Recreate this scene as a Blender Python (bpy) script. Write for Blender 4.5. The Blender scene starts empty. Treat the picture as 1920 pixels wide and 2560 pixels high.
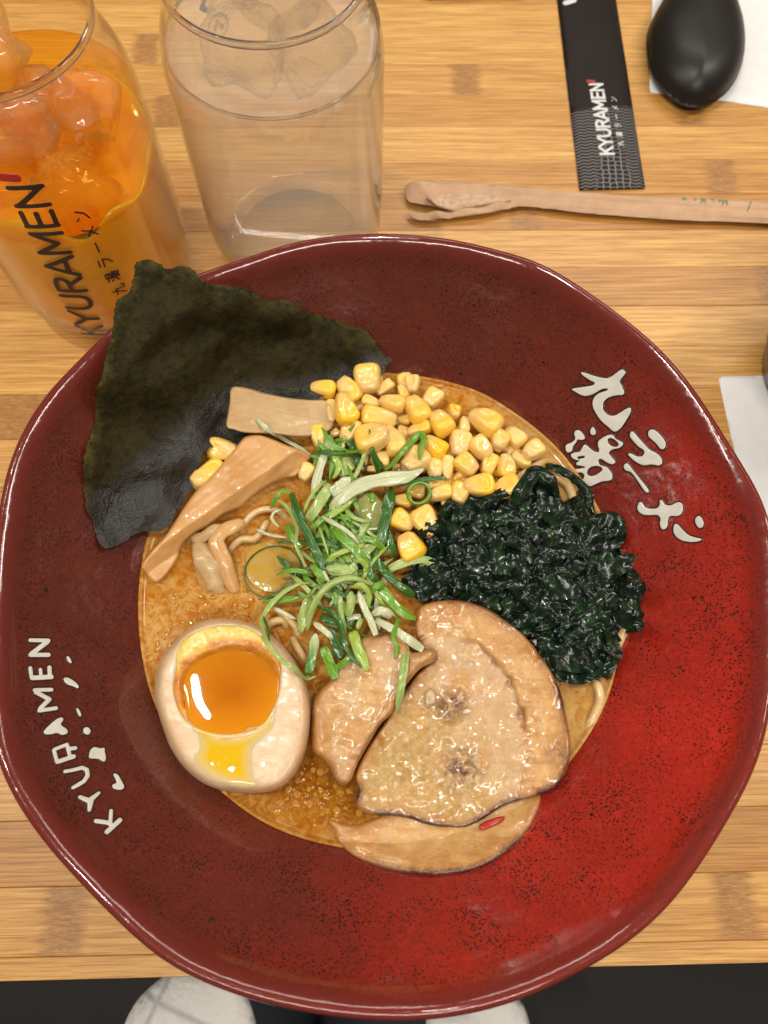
import bpy, math, random
import numpy as np
from mathutils import Vector, Matrix
random.seed(7); RNG = np.random.default_rng(7)
CM = 0.01
scene = bpy.context.scene
col = scene.collection
# ------------------------------------------------------------------ camera
H, F = 28.0, 1900.0                       # camera height over the table (cm), focal length in photo pixels
TILT, ROLL = math.radians(19.8), math.radians(-2.5)
cam_d = bpy.data.cameras.new('camera'); cam = bpy.data.objects.new('camera', cam_d); col.objects.link(cam)
cam_d.sensor_fit = 'VERTICAL'; cam_d.sensor_height = 36.0; cam_d.sensor_width = 27.0
cam_d.lens = F / 2560 * 36.0
cam_d.clip_start = 0.01; cam_d.clip_end = 50
cam_d.dof.use_dof = True; cam_d.dof.focus_distance = 0.245; cam_d.dof.aperture_fstop = 14.0
cam.matrix_world = Matrix.Translation((0, 0, H * CM)) @ Matrix.Rotation(TILT, 4, 'X') @ Matrix.Rotation(-ROLL, 4, 'Z')
scene.camera = cam
# ------------------------------------------------------------------ world and lamps
w = bpy.data.worlds.new('World'); scene.world = w; w.use_nodes = True
w.node_tree.nodes['Background'].inputs[0].default_value = (1.0, 0.88, 0.76, 1)
w.node_tree.nodes['Background'].inputs[1].default_value = 0.11
def lamp(name, loc, target, sx, sy, energy, color=(1, .93, .84), roll=0):
    d = bpy.data.lights.new(name, 'AREA'); d.shape = 'RECTANGLE'; d.size = sx; d.size_y = sy; d.energy = energy; d.color = color
    o = bpy.data.objects.new(name, d); col.objects.link(o); o.location = loc
    q = (Vector(target) - Vector(loc)).to_track_quat('-Z', 'Y'); o.rotation_euler = (q.to_matrix() @ Matrix.Rotation(roll, 3, 'Z')).to_euler()
    return o
lamp('ceiling_lamp_overhead', (-.385, .165, 1.5), (0, .08, 0), .008, .085, 8.5).rotation_euler = (0, 0, .4)
lamp('ceiling_lamp_right', (.95, .45, 1.25), (0, .08, 0), .05, .90, 11.0, roll=.4)
lamp('ceiling_lamp_behind', (.15, -.75, 1.45), (0, .08, 0), 1.1, .045, 15.0)
lamp('ceiling_lamp_far', (.25, 1.3, 1.35), (0, .15, 0), 1.5, .05, 10.0)
lamp('ceiling_lamp_left', (-1.05, .1, 1.3), (0, .08, 0), .05, .9, 8.0)
scene.view_settings.view_transform = 'Standard'; scene.view_settings.look = 'None'
scene.view_settings.exposure = -0.18; scene.view_settings.gamma = 1.0
scene.cycles.use_denoising = True; scene.cycles.max_bounces = 14; scene.cycles.transmission_bounces = 10
scene.cycles.transparent_max_bounces = 16
scene.cycles.sample_clamp_indirect = 4.0; scene.cycles.blur_glossy = 0.6
try: scene.cycles.denoiser = 'OPENIMAGEDENOISE'; scene.cycles.denoising_input_passes = 'RGB_ALBEDO_NORMAL'
except Exception: pass
# ------------------------------------------------------------------ geometry helpers (everything in cm, photo pixels 1920x2560)
CT, ST, CR, SR = math.cos(TILT), math.sin(TILT), math.cos(ROLL), math.sin(ROLL)
def P(px, py, z=0.0):
    """point of the horizontal plane at height z (cm) seen at photo pixel px, py"""
    u0 = np.asarray(px, float) - 960; v0 = 1280 - np.asarray(py, float)
    u = CR * u0 + SR * v0; v = -SR * u0 + CR * v0
    k = (z - H) / (v * ST - F * CT)
    return u * k, (v * CT + F * ST) * k
def P3(px, py, z): x, y = P(px, py, z); return (float(x), float(y), float(z))
def ZM(ox, oy, s, pts): return [(ox + p[0] / s, oy + p[1] / s) + tuple(p[2:]) for p in pts]
Z3 = lambda pts: ZM(200, 600, 1.929, pts)
Z4 = lambda pts: ZM(720, 860, 1.803, pts)
Z5 = lambda pts: ZM(300, 1400, 1.3825, pts)
Z6 = lambda pts: ZM(0, 1400, 1.907, pts)
Z8 = lambda pts: ZM(1300, 800, 2.676, pts)
ZP = lambda pts: ZM(340, 1250, 3.19, pts)
C1 = lambda pts: ZM(640, 1040, 3.318, pts)
C2 = lambda pts: ZM(640, 1400, 3.318, pts)
C3 = lambda pts: ZM(740, 880, 4.1475, pts)
C4 = lambda pts: ZM(1060, 920, 4.608, pts)
G1 = lambda pts: ZM(0, 0, 1.728, pts)
G2 = lambda pts: ZM(960, 0, 1.728, pts)

def obj(name, verts, faces, m=None, parent=None, smooth=True, attrs=None):
    me = bpy.data.meshes.new(name)
    v = np.asarray(verts, float) * CM
    me.from_pydata(v.tolist(), [], [tuple(int(i) for i in f) for f in faces])
    if smooth: me.polygons.foreach_set('use_smooth', [True] * len(me.polygons))
    for k, a in (attrs or {}).items():
        at = me.attributes.new(k, 'FLOAT', 'POINT'); at.data.foreach_set('value', np.asarray(a, float))
    me.update()
    o = bpy.data.objects.new(name, me); col.objects.link(o)
    if m: me.materials.append(m)
    if parent: o.parent = parent
    return o
def empty(name, loc=(0, 0, 0)):
    o = bpy.data.objects.new(name, None); col.objects.link(o); o.location = Vector(loc) * CM; o.empty_display_size = .01
    return o
def tag(o, label=None, cat=None, group=None, kind=None):
    if label: o['label'] = label
    if cat: o['category'] = cat
    if group: o['group'] = group
    if kind: o['kind'] = kind
    return o
_L = RNG.random((64, 64, 64))
def vnoise(x, y, z=0.0):
    x, y, z = np.broadcast_arrays(np.asarray(x, float), np.asarray(y, float), np.asarray(z, float))
    i, j, k = np.floor(x).astype(int), np.floor(y).astype(int), np.floor(z).astype(int)
    fx, fy, fz = x - i, y - j, z - k
    fx, fy, fz = (t * t * (3 - 2 * t) for t in (fx, fy, fz))
    g = lambda a, b, c: _L[(i + a) % 64, (j + b) % 64, (k + c) % 64]
    l = lambda a, b, t: a + (b - a) * t
    return l(l(l(g(0,0,0), g(1,0,0), fx), l(g(0,1,0), g(1,1,0), fx), fy), l(l(g(0,0,1), g(1,0,1), fx), l(g(0,1,1), g(1,1,1), fx), fy), fz) * 2 - 1
def fbm(x, y, z=0.0, o=4, lac=2.1, g=.5):
    s, a = 0, 1
    for q in range(o):
        s = s + a * vnoise(x + 17.3 * q, y + 5.1 * q, z + 9.7 * q); x = x * lac; y = y * lac; z = z * lac; a *= g
    return s
def smooth_poly(pts, n=4):
    p = np.asarray(pts, float); out = []
    a, b, c, d = np.roll(p, 1, 0), p, np.roll(p, -1, 0), np.roll(p, -2, 0)
    for t in np.arange(n) / n:
        out.append(.5 * (2 * b + (c - a) * t + (2 * a - 5 * b + 4 * c - d) * t * t + (3 * b - a - 3 * c + d) * t ** 3))
    return np.stack(out, 1).reshape(-1, p.shape[1])
def spline(pts, n=8):
    p = np.asarray(pts, float)
    q = np.vstack([2 * p[0] - p[1], p, 2 * p[-1] - p[-2]]); out = []
    for i in range(1, len(q) - 2):
        a, b, c, d = q[i-1], q[i], q[i+1], q[i+2]
        for t in np.arange(n) / n:
            out.append(.5 * (2 * b + (c - a) * t + (2 * a - 5 * b + 4 * c - d) * t * t + (3 * b - a - 3 * c + d) * t ** 3))
    out.append(p[-1]); return np.array(out)
# signed fields: positive inside
def f_poly(poly):
    poly = np.asarray(poly, float)
    def f(x, y):
        p = np.stack([x, y], -1).reshape(-1, 2); A = poly; B = np.roll(poly, -1, 0)
        best = np.full(len(p), 1e9); ins = np.zeros(len(p), bool)
        for a, b in zip(A, B):
            e = b - a; wv = p - a; t = np.clip((wv @ e) / max(e @ e, 1e-9), 0, 1)
            best = np.minimum(best, ((wv - t[:, None] * e) ** 2).sum(1))
            c = (a[1] > p[:, 1]) != (b[1] > p[:, 1])
            if c.any():
                xi = a[0] + (p[:, 1] - a[1]) * (e[0] / (e[1] if e[1] else 1e-9))
                ins ^= c & (p[:, 0] < xi)
        d = np.sqrt(best); return np.where(ins, d, -d).reshape(np.shape(x))
    f.box = (poly[:, 0].min(), poly[:, 1].min(), poly[:, 0].max(), poly[:, 1].max())
    return f
def f_stroke(path, r):
    path = np.asarray(path, float); rr = np.full(len(path), r, float) if np.isscalar(r) else np.asarray(r, float)
    def f(x, y):
        best = np.full(np.shape(x), -1e9)
        for a, b, ra, rb in zip(path[:-1], path[1:], rr[:-1], rr[1:]):
            e = b - a; t = np.clip(((x - a[0]) * e[0] + (y - a[1]) * e[1]) / max(e @ e, 1e-9), 0, 1)
            best = np.maximum(best, ra + (rb - ra) * t - np.hypot(x - a[0] - t * e[0], y - a[1] - t * e[1]))
        return best
    R_ = rr.max(); f.box = (path[:, 0].min() - R_, path[:, 1].min() - R_, path[:, 0].max() + R_, path[:, 1].max() + R_)
    return f
def f_union(fs, holes=()):
    def f(x, y):
        v = fs[0](x, y)
        for g in fs[1:]: v = np.maximum(v, g(x, y))
        for h in holes: v = np.minimum(v, -h(x, y))
        return v
    b = np.array([g.box for g in fs]); f.box = (b[:, 0].min(), b[:, 1].min(), b[:, 2].max(), b[:, 3].max())
    return f
def f_grow(g, d):
    f = lambda x, y: g(x, y) + d
    f.box = (g.box[0] - max(d, 0), g.box[1] - max(d, 0), g.box[2] + max(d, 0), g.box[3] + max(d, 0)); return f
def march(f, cell):
    """triangulate / quad the region f > 0; returns 2-D points, faces, field at points"""
    x0, y0, x1, y1 = f.box
    nx, ny = int((x1 - x0) / cell) + 4, int((y1 - y0) / cell) + 4
    gx = x0 - 1.3 * cell + np.arange(nx) * cell; gy = y0 - 1.3 * cell + np.arange(ny) * cell
    X, Y = np.meshgrid(gx, gy, indexing='ij'); V = f(X, Y); V = np.where(np.abs(V) < cell * .02, cell * .02 * np.sign(V + 1e-12), V)
    pts, fld, idx, em, faces = [], [], {}, {}, []
    def node(i, j):
        k = (i, j)
        if k not in idx: idx[k] = len(pts); pts.append((gx[i], gy[j])); fld.append(V[i, j])
        return idx[k]
    def edge(a, b):
        k = (a, b) if a < b else (b, a)
        if k not in em:
            va, vb = V[a], V[b]; t = va / (va - vb)
            em[k] = len(pts); pts.append((gx[a[0]] + t * (gx[b[0]] - gx[a[0]]), gy[a[1]] + t * (gy[b[1]] - gy[a[1]]))); fld.append(0.0)
        return em[k]
    S = V > 0
    any_ = S[:-1, :-1] | S[1:, :-1] | S[1:, 1:] | S[:-1, 1:]
    for i, j in zip(*np.nonzero(any_)):
        c = [(i, j), (i + 1, j), (i + 1, j + 1), (i, j + 1)]
        s = [S[q] for q in c]
        if all(s): faces.append([node(*q) for q in c]); continue
        if s[0] == s[2] and s[1] == s[3] and s[0] != s[1]:
            for k in range(4):
                if s[k]: faces.append([node(*c[k]), edge(c[k], c[(k + 1) % 4]), edge(c[k], c[k - 1])])
            continue
        poly = []
        for k in range(4):
            if s[k]: poly.append(node(*c[k]))
            if s[k] != s[(k + 1) % 4]: poly.append(edge(c[k], c[(k + 1) % 4]))
        faces.append(poly)
    return np.array(pts), faces, np.array(fld)
def puff(name, f, cell, top, bot, m, parent=None, unit=1.0, smooth=True, attrs=None, mapf=None, flip=None):
    """solid between the surfaces top(u,v,sd) and bot(u,v,sd); by default u,v are photo pixels and the result a height, mapf may place it"""
    p, faces, sd = march(f, cell); sdc = sd * unit
    u, v = p[:, 0], p[:, 1]
    def place(h):
        if mapf: return mapf(u, v, h)
        x, y = P(u, v, h); return np.stack([x, y, h + 0 * x], 1)
    T, B = place(top(u, v, sdc)), place(bot(u, v, sdc))
    # orient
    a, b, c = (T[[q[k] for q in faces[:40]]] for k in (0, 1, 2))
    nn = np.cross(b - a, c - a).mean(0); up = (T - B).mean(0)
    if np.dot(nn, up) < 0: faces = [q[::-1] for q in faces]
    n = len(p); cnt = {}
    for q in faces:
        for k in range(len(q)): cnt[(q[k], q[(k + 1) % len(q)])] = 1
    side = [(a_, b_) for (a_, b_) in cnt if (b_, a_) not in cnt]
    allf = list(faces) + [[i + n for i in q[::-1]] for q in faces] + [[a_, a_ + n, b_ + n, b_] for a_, b_ in side]
    at = {'sd': np.concatenate([sdc, sdc])}
    for k, g in (attrs or {}).items(): at[k] = np.tile(g(u, v, sdc), 2)
    return obj(name, np.vstack([T, B]), allf, m, parent, smooth, at)
def lathe(name, prof, m, parent=None, c=(0, 0), n=96, wob=None, close=False):
    prof = np.asarray(prof, float); th = np.linspace(0, 2 * np.pi, n, endpoint=False); V = []
    for r, z in prof: V.append(np.stack([c[0] + r * np.cos(th), c[1] + r * np.sin(th), np.full(n, z)], 1))
    V = np.vstack(V); F_ = []
    for i in range(len(prof) - 1):
        for j in range(n):
            k = (j + 1) % n; F_.append((i * n + j, i * n + k, (i + 1) * n + k, (i + 1) * n + j))
    o = obj(name, V, F_, m, parent)
    import bmesh
    bm = bmesh.new(); bm.from_mesh(o.data); bmesh.ops.remove_doubles(bm, verts=bm.verts, dist=1e-6); bmesh.ops.recalc_face_normals(bm, faces=bm.faces)
    for f_ in bm.faces: f_.smooth = True
    bm.to_mesh(o.data); bm.free(); return o
def box(name, x0, x1, y0, y1, z0, z1, m, parent=None, bev=.03, rot=None, nx=1):
    # bevelled slab (top edges chamfered)
    b = bev; xs = np.linspace(x0, x1, nx + 1)
    V = [(x0, y0, z0), (x1, y0, z0), (x1, y1, z0), (x0, y1, z0), (x0, y0, z1 - b), (x1, y0, z1 - b), (x1, y1, z1 - b), (x0, y1, z1 - b),
         (x0 + b, y0 + b, z1), (x1 - b, y0 + b, z1), (x1 - b, y1 - b, z1), (x0 + b, y1 - b, z1)]
    Fc = [(3, 2, 1, 0), (0, 1, 5, 4), (1, 2, 6, 5), (2, 3, 7, 6), (3, 0, 4, 7), (4, 5, 9, 8), (5, 6, 10, 9), (6, 7, 11, 10), (7, 4, 8, 11), (8, 9, 10, 11)]
    if rot is not None: V = [rot(v) for v in V]
    return obj(name, V, Fc, m, parent, smooth=False)
def ribbon(name, path, width, m, parent=None, thick=.05, curl=.3, n=6, taper=(.35, .25), twist=0, nprof=7, flutter=.0, split=False):
    """curved strip along a 3-D path in cm: crescent cross-section, so it has a hollow side and a thickness"""
    c = spline(path, n); N = len(c); t = np.linspace(0, 1, N)
    tan = np.gradient(c, axis=0); tan /= np.linalg.norm(tan, axis=1)[:, None] + 1e-9
    up = np.array([0, 0, 1.]); side = np.cross(tan, up); side /= np.linalg.norm(side, axis=1)[:, None] + 1e-9; nrm = np.cross(side, tan)
    wd = np.interp(t, [0, .18, .8, 1], [taper[0], 1, 1, taper[1]]) * width * (1 + .10 * vnoise(t * 9, width * 31))
    a = twist * (t - .5) + .25 * vnoise(t * 4, width * 57 + c[0, 0] * 3)
    s2 = side * np.cos(a)[:, None] + nrm * np.sin(a)[:, None]; n2 = -side * np.sin(a)[:, None] + nrm * np.cos(a)[:, None]
    V = []
    q = np.linspace(-1, 1, nprof)
    for layer in (0, 1):
        for k, s in (enumerate(q) if layer == 0 else reversed(list(enumerate(q)))):
            off = curl * wd * .5 * ((1 - s * s) if not split else (1 - abs(s) ** .8) * np.cos(t * 5 + width * 9)) + flutter * vnoise(t * 14 + s * 2, s * 3 + layer * 0)
            th = thick * (1 - .75 * abs(s)) * (1 if layer == 0 else -1) * .5
            V.append(c + s2 * (s * wd * .5)[:, None] + n2 * (off + th)[:, None])
    V = np.stack(V, 1); M = V.shape[1]
    F_ = [(i * M + j, i * M + (j + 1) % M, (i + 1) * M + (j + 1) % M, (i + 1) * M + j) for i in range(N - 1) for j in range(M)]
    F_ = [f[::-1] for f in F_] + [tuple(range(M)), tuple(range((N - 1) * M, N * M))[::-1]]
    return obj(name, V.reshape(-1, 3), F_, m, parent, True, {'along': np.repeat(t, M), 'across': np.tile(np.concatenate([q, q[::-1]]), N)})
# ------------------------------------------------------------------ materials
class NT:
    def __init__(s, name):
        s.m = bpy.data.materials.new(name); s.m.use_nodes = True; s.t = s.m.node_tree; s.n = s.t.nodes; s.l = s.t.links
        s.b = s.n['Principled BSDF']; s.out = s.n['Material Output']
        tc = s.n.new('ShaderNodeTexCoord'); v = s.n.new('ShaderNodeVectorMath'); v.operation = 'SCALE'; v.inputs['Scale'].default_value = 100
        s.l.new(tc.outputs['Object'], v.inputs[0]); s.co = v.outputs[0]; s.tc = tc
    def put(s, sock, val):
        if hasattr(val, 'is_output'): s.l.new(val, sock)
        elif val is not None:
            if isinstance(val, (tuple, list)) and len(val) == 3 and sock.type == 'RGBA': val = (*val, 1)
            sock.default_value = val
    def node(s, typ, ins=None, **kw):
        nd = s.n.new(typ)
        for k, v in kw.items(): setattr(nd, k, v)
        for k, v in (ins or {}).items(): s.put(nd.inputs[k], v)
        return nd
    def map(s, scale=(1, 1, 1), loc=(0, 0, 0), rot=(0, 0, 0), vec=None):
        return s.node('ShaderNodeMapping', {0: vec if vec is not None else s.co, 1: loc, 2: rot, 3: scale}).outputs[0]
    def noise(s, scale, detail=4, rough=.55, vec=None, dist=0, col_=False):
        nd = s.node('ShaderNodeTexNoise', {'Vector': vec if vec is not None else s.co, 'Scale': scale, 'Detail': detail, 'Roughness': rough, 'Distortion': dist})
        return nd.outputs[1 if col_ else 0]
    def vor(s, scale, feature='F1', vec=None, out=0, rnd=1):
        nd = s.node('ShaderNodeTexVoronoi', {'Vector': vec if vec is not None else s.co, 'Scale': scale, 'Randomness': rnd}, feature=feature); return nd.outputs[out]
    def ramp(s, fac, stops, interp='LINEAR'):
        nd = s.n.new('ShaderNodeValToRGB'); s.l.new(fac, nd.inputs[0]); cr = nd.color_ramp; cr.interpolation = interp
        while len(cr.elements) < len(stops): cr.elements.new(.5)
        for e, (p, c) in zip(cr.elements, stops):
            e.position = p; e.color = (c, c, c, 1) if not isinstance(c, (tuple, list)) else (*c, 1)
        return nd.outputs[0]
    def mix(s, fac, a, b, mode='MIX'):
        nd = s.n.new('ShaderNodeMix'); nd.data_type = 'RGBA'; nd.blend_type = mode
        s.put(nd.inputs[0], fac); s.put(nd.inputs[6], a); s.put(nd.inputs[7], b); return nd.outputs[2]
    def math(s, op, a, b=0.0, c=None, clamp=False):
        nd = s.n.new('ShaderNodeMath'); nd.operation = op; nd.use_clamp = clamp; s.put(nd.inputs[0], a); s.put(nd.inputs[1], b)
        if c is not None: s.put(nd.inputs[2], c)
        return nd.outputs[0]
    def rng(s, v, a, b, c=0., d=1.):
        nd = s.node('ShaderNodeMapRange', {0: v, 1: a, 2: b, 3: c, 4: d}); return nd.outputs[0]
    def attr(s, name, typ='GEOMETRY', out='Fac'):
        nd = s.n.new('ShaderNodeAttribute'); nd.attribute_name = name; nd.attribute_type = typ; return nd.outputs[out]
    def xyz(s, vec=None):
        nd = s.node('ShaderNodeSeparateXYZ', {0: vec if vec is not None else s.co}); return nd.outputs
    def rnd(s): return s.n.new('ShaderNodeObjectInfo').outputs['Random']
    def bump(s, h, strength=.3, dist=.1, normal=None):
        nd = s.node('ShaderNodeBump', {'Height': h, 'Strength': strength, 'Distance': dist * CM})
        if normal is not None: s.l.new(normal, nd.inputs['Normal'])
        s.l.new(nd.outputs[0], s.b.inputs['Normal']); return nd.outputs[0]
    def set(s, **kw):
        names = dict(color='Base Color', rough='Roughness', ior='IOR', metal='Metallic', spec='Specular IOR Level', coat='Coat Weight', coat_rough='Coat Roughness',
                     trans='Transmission Weight', sss='Subsurface Weight', sss_r='Subsurface Radius', sss_s='Subsurface Scale', alpha='Alpha', sheen='Sheen Weight', emit='Emission Color', emit_s='Emission Strength')
        for k, v in kw.items(): s.put(s.b.inputs[names[k]], v)
        return s

def m_bamboo():
    t = NT('bamboo'); r = t.rnd(); w_ = t.math('MULTIPLY', r, 37.)
    off = t.node('ShaderNodeCombineXYZ', {0: t.math('MULTIPLY', r, 91.), 1: t.math('MULTIPLY', r, 53.), 2: w_}).outputs[0]
    rot = t.map(rot=(0, 0, -math.radians(3.4)))
    co = t.node('ShaderNodeVectorMath', {0: rot, 1: off}, operation='ADD').outputs[0]
    fib = t.noise(1, 5, .65, vec=t.map((.22, 9, 1), vec=co))
    fib2 = t.noise(1, 3, .6, vec=t.map((.5, 22, 1), vec=co))
    cloud = t.noise(1, 2, .5, vec=t.map((.12, 1.1, 1), vec=co))
    tone = t.math('ADD', t.math('MULTIPLY', r, .55), t.math('MULTIPLY', cloud, .5))
    base = t.ramp(tone, [(.12, (.46, .215, .045)), (.45, (.61, .315, .075)), (.85, (.76, .445, .130))])
    base = t.mix(t.rng(fib, .40, .62, .0, .8), base, t.mix(1, base, (.66, .54, .40), 'MULTIPLY'))
    base = t.mix(t.rng(fib2, .48, .64, 0, .75), base, t.mix(1, base, (.64, .52, .38), 'MULTIPLY'))
    base = t.mix(t.rng(t.noise(1, 3, .6, vec=t.map((.35, 14, 1), loc=(5, 9, 2), vec=co)), .56, .68, 0, .55), base, t.mix(1, base, (1.14, 1.2, 1.26), 'MULTIPLY'))
    # node patches: object properties give their place along the strip
    x = t.xyz(rot)[0]; k = None
    wob = t.math('MULTIPLY', t.math('SUBTRACT', t.noise(1, 3, .7, vec=t.map((.3, 6, 1), vec=co)), .5), 1.3)
    for nm in ('knot_a', 'knot_b'):
        d = t.math('ABSOLUTE', t.math('ADD', t.math('SUBTRACT', x, t.attr(nm, 'OBJECT')), wob))
        q = t.rng(d, .45, .85, 1, 0); k = q if k is None else t.math('MAXIMUM', k, q)
    mott = t.noise(1, 6, .8, vec=t.map((2.6, 16, 1), vec=co))
    base = t.mix(t.math('MULTIPLY', k, .9), base, t.mix(t.rng(mott, .38, .64), (.22, .085, .018), (.50, .25, .07)))
    t.set(color=base, rough=t.rng(fib, .3, .7, .34, .5), coat=.25, coat_rough=.25)
    t.bump(t.math('ADD', fib, t.math('MULTIPLY', fib2, .5)), .25, .03)
    return t.m
def m_glaze():
    t = NT('red_glaze'); X = t.xyz()
    # glaze tone plus painted light and shade across the bowl: maroon on the left and far side, bright iron red low on the right
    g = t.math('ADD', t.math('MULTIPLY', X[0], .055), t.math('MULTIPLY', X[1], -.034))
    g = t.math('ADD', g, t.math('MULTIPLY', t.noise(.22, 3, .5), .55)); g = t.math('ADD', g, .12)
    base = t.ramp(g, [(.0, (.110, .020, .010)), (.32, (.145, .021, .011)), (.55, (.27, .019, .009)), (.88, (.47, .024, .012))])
    cloud = t.noise(.6, 4, .6)
    base = t.mix(t.rng(cloud, .35, .7, 0, .30), base, t.mix(1, base, (.52, .5, .5), 'MULTIPLY'))
    sp = t.vor(10.5, vec=t.node('ShaderNodeVectorMath', {0: t.co, 1: t.math('MULTIPLY', t.noise(9, 2), .10)}, operation='ADD').outputs[0])
    size = t.math('MULTIPLY', t.rng(t.noise(.8, 3, .6), .30, .70), .030)
    lim = t.math('ADD', size, .013)
    dot = t.math('GREATER_THAN', lim, t.math('MULTIPLY', sp, .1)); sp2 = t.vor(19); dot2 = t.math('LESS_THAN', sp2, t.rng(t.noise(.7, 3, .6), .3, .65, .08, .36))
    web = t.noise(13, 3, .62); web = t.rng(web, .48, .60, 0, .7)
    base = t.mix(t.math('MULTIPLY', dot, .88), base, (.035, .009, .007))
    base = t.mix(t.rng(t.noise(5.5, 3, .65), .50, .66, 0, .5), base, t.mix(1, base, (1.45, 1.3, 1.2), 'MULTIPLY')); base = t.mix(t.math('MULTIPLY', dot2, .45), base, (.045, .010, .007)); base = t.mix(t.math('MULTIPLY', web, .35), base, (.05, .010, .008))
    big = t.vor(1.1, out=0); base = t.mix(t.math('MULTIPLY', t.math('LESS_THAN', big, .07), t.rng(t.noise(8), .42, .55)), base, (.02, .008, .006))
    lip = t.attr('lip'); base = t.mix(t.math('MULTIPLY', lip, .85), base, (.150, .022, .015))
    t.set(color=base, rough=.17, coat=.6, coat_rough=.05, ior=1.5)
    b = t.bump(t.noise(.8, 3, .5), .10, .8); t.bump(t.noise(16, 3, .6), .10, .02, normal=b)
    return t.m
def m_plain(name, color, rough=.5, nscale=3, nbump=.1, var=.15, **kw):
    t = NT(name); n = t.noise(nscale, 4)
    c2 = tuple(c * (1 - var * 2) for c in color)
    t.set(color=t.mix(t.rng(n, .35, .65), color, c2), rough=rough, **kw); t.bump(n, nbump, .05); return t.m
def m_broth():
    t = NT('ramen_broth'); X = t.xyz()
    n1 = t.noise(.8, 5, .6, dist=.6); n2 = t.noise(2.6, 5, .65, dist=1.2); n3 = t.noise(9, 3, .6)
    base = t.mix(t.rng(n1, .35, .62), (.53, .30, .085), (.42, .175, .02))
    base = t.mix(t.rng(n2, .45, .60, 0, .9), base, (.37, .110, .004)); base = t.mix(t.rng(t.noise(2.2, 4, .55, dist=1.8), .52, .66, 0, .65), base, (.58, .36, .12)); base = t.mix(t.rng(t.noise(22, 2, .6), .62, .72, 0, .3), base, (.26, .085, .008))
    # clearer amber oil pool between the egg and the pork, and along the near shore
    dx = t.math('DIVIDE', t.math('ADD', X[0], .9), 3.4); dy = t.math('DIVIDE', t.math('SUBTRACT', X[1], .7), 2.5)
    rr = t.math('ADD', t.math('ADD', t.math('POWER', dx, 2.), t.math('POWER', dy, 2.)), t.math('MULTIPLY', n1, .9))
    base = t.mix(t.rng(rr, .7, 1.7, .95, 0), base, t.mix(t.rng(n2, .4, .6), (.30, .110, .006), (.17, .052, .003)))
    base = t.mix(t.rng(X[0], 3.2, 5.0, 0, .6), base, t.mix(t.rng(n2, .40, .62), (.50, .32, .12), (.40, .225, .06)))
    dr = t.vor(4.6, vec=t.map(loc=(3, 1, 0))); drop = t.rng(dr, .05, .15, 1, 0)
    base = t.mix(t.math('MULTIPLY', drop, t.rng(n1, .42, .6, 0, .55)), base, (.44, .17, .012))
    fl = t.math('LESS_THAN', t.vor(2.1), .055); base = t.mix(fl, base, (.07, .03, .01))
    t.set(color=base, rough=.06, ior=1.33, spec=.5, coat=.0, coat_rough=.03, sss=.15, sss_r=(1, .5, .2), sss_s=.004)
    bub = t.vor(7.5, feature='SMOOTH_F1'); b = t.bump(t.noise(1.3, 3, .6), .05, .14)
    t.bump(t.math('ADD', t.math('MULTIPLY', bub, .5), t.math('MULTIPLY', n3, .5)), .05, .025, normal=b); return t.m
def m_nori():
    t = NT('nori'); n = t.noise(3.2, 6, .72); n2 = t.noise(.8, 3, .5); v = t.vor(16)
    wet = t.attr('wet')
    dry = t.mix(t.rng(n, .38, .66), (.014, .012, .004), (.040, .030, .007)); dry = t.mix(t.rng(n2, .45, .7, 0, .6), dry, (.036, .026, .007))
    sd = t.attr('sd'); dry = t.mix(t.rng(sd, .0, .35, .75, 0), dry, t.mix(t.rng(n, .4, .62), (.022, .020, .006), (.085, .072, .012)))
    t.set(color=t.mix(wet, dry, (.012, .010, .006)), rough=t.math('ADD', t.math('MULTIPLY', wet, -.45), .72), spec=t.math('ADD', .14, t.math('MULTIPLY', wet, .45)))
    b = t.bump(n, .9, .08); t.bump(t.math('ADD', v, t.noise(.9, 4)), .35, .08, normal=b); return t.m
def m_menma(name='bamboo_shoot', a=(.62, .36, .15), b_=(.50, .25, .085), ang=0.):
    t = NT(name); co = t.map((1, 1, 1), rot=(0, 0, ang)); f = t.noise(1, 5, .6, vec=t.map((.2, 10, 1), vec=co)); c = t.noise(.9, 3)
    base = t.mix(t.rng(c, .35, .65), a, b_); base = t.mix(t.rng(f, .42, .66, 0, .32), base, tuple(q * .72 for q in b_))
    t.set(color=base, rough=.36, sss=.35, sss_r=(1, .55, .25), sss_s=.004, coat=.35, coat_rough=.08); b = t.bump(f, .15, .04)
    t.bump(t.noise(9, 4, .6), .16, .05, normal=b); return t.m
def m_corn():
    t = NT('sweetcorn'); tone = t.attr('tone', 'OBJECT'); tip = t.attr('tip'); n = t.noise(6, 4, .6)
    base = t.mix(tone, (.84, .57, .17), (.92, .52, .012)); base = t.mix(t.rng(t.math('ADD', tip, t.math('MULTIPLY', n, .5)), .55, 1.25, 0, .75), base, (.70, .47, .22))
    base = t.mix(t.rng(n, .55, .8, 0, .35), base, (.60, .36, .12))
    t.set(color=base, rough=.22, sss=.22, sss_r=(1, .7, .25), sss_s=.003, coat=.6, coat_rough=.05)
    t.bump(t.noise(4, 4, .6), .30, .14); return t.m
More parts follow.
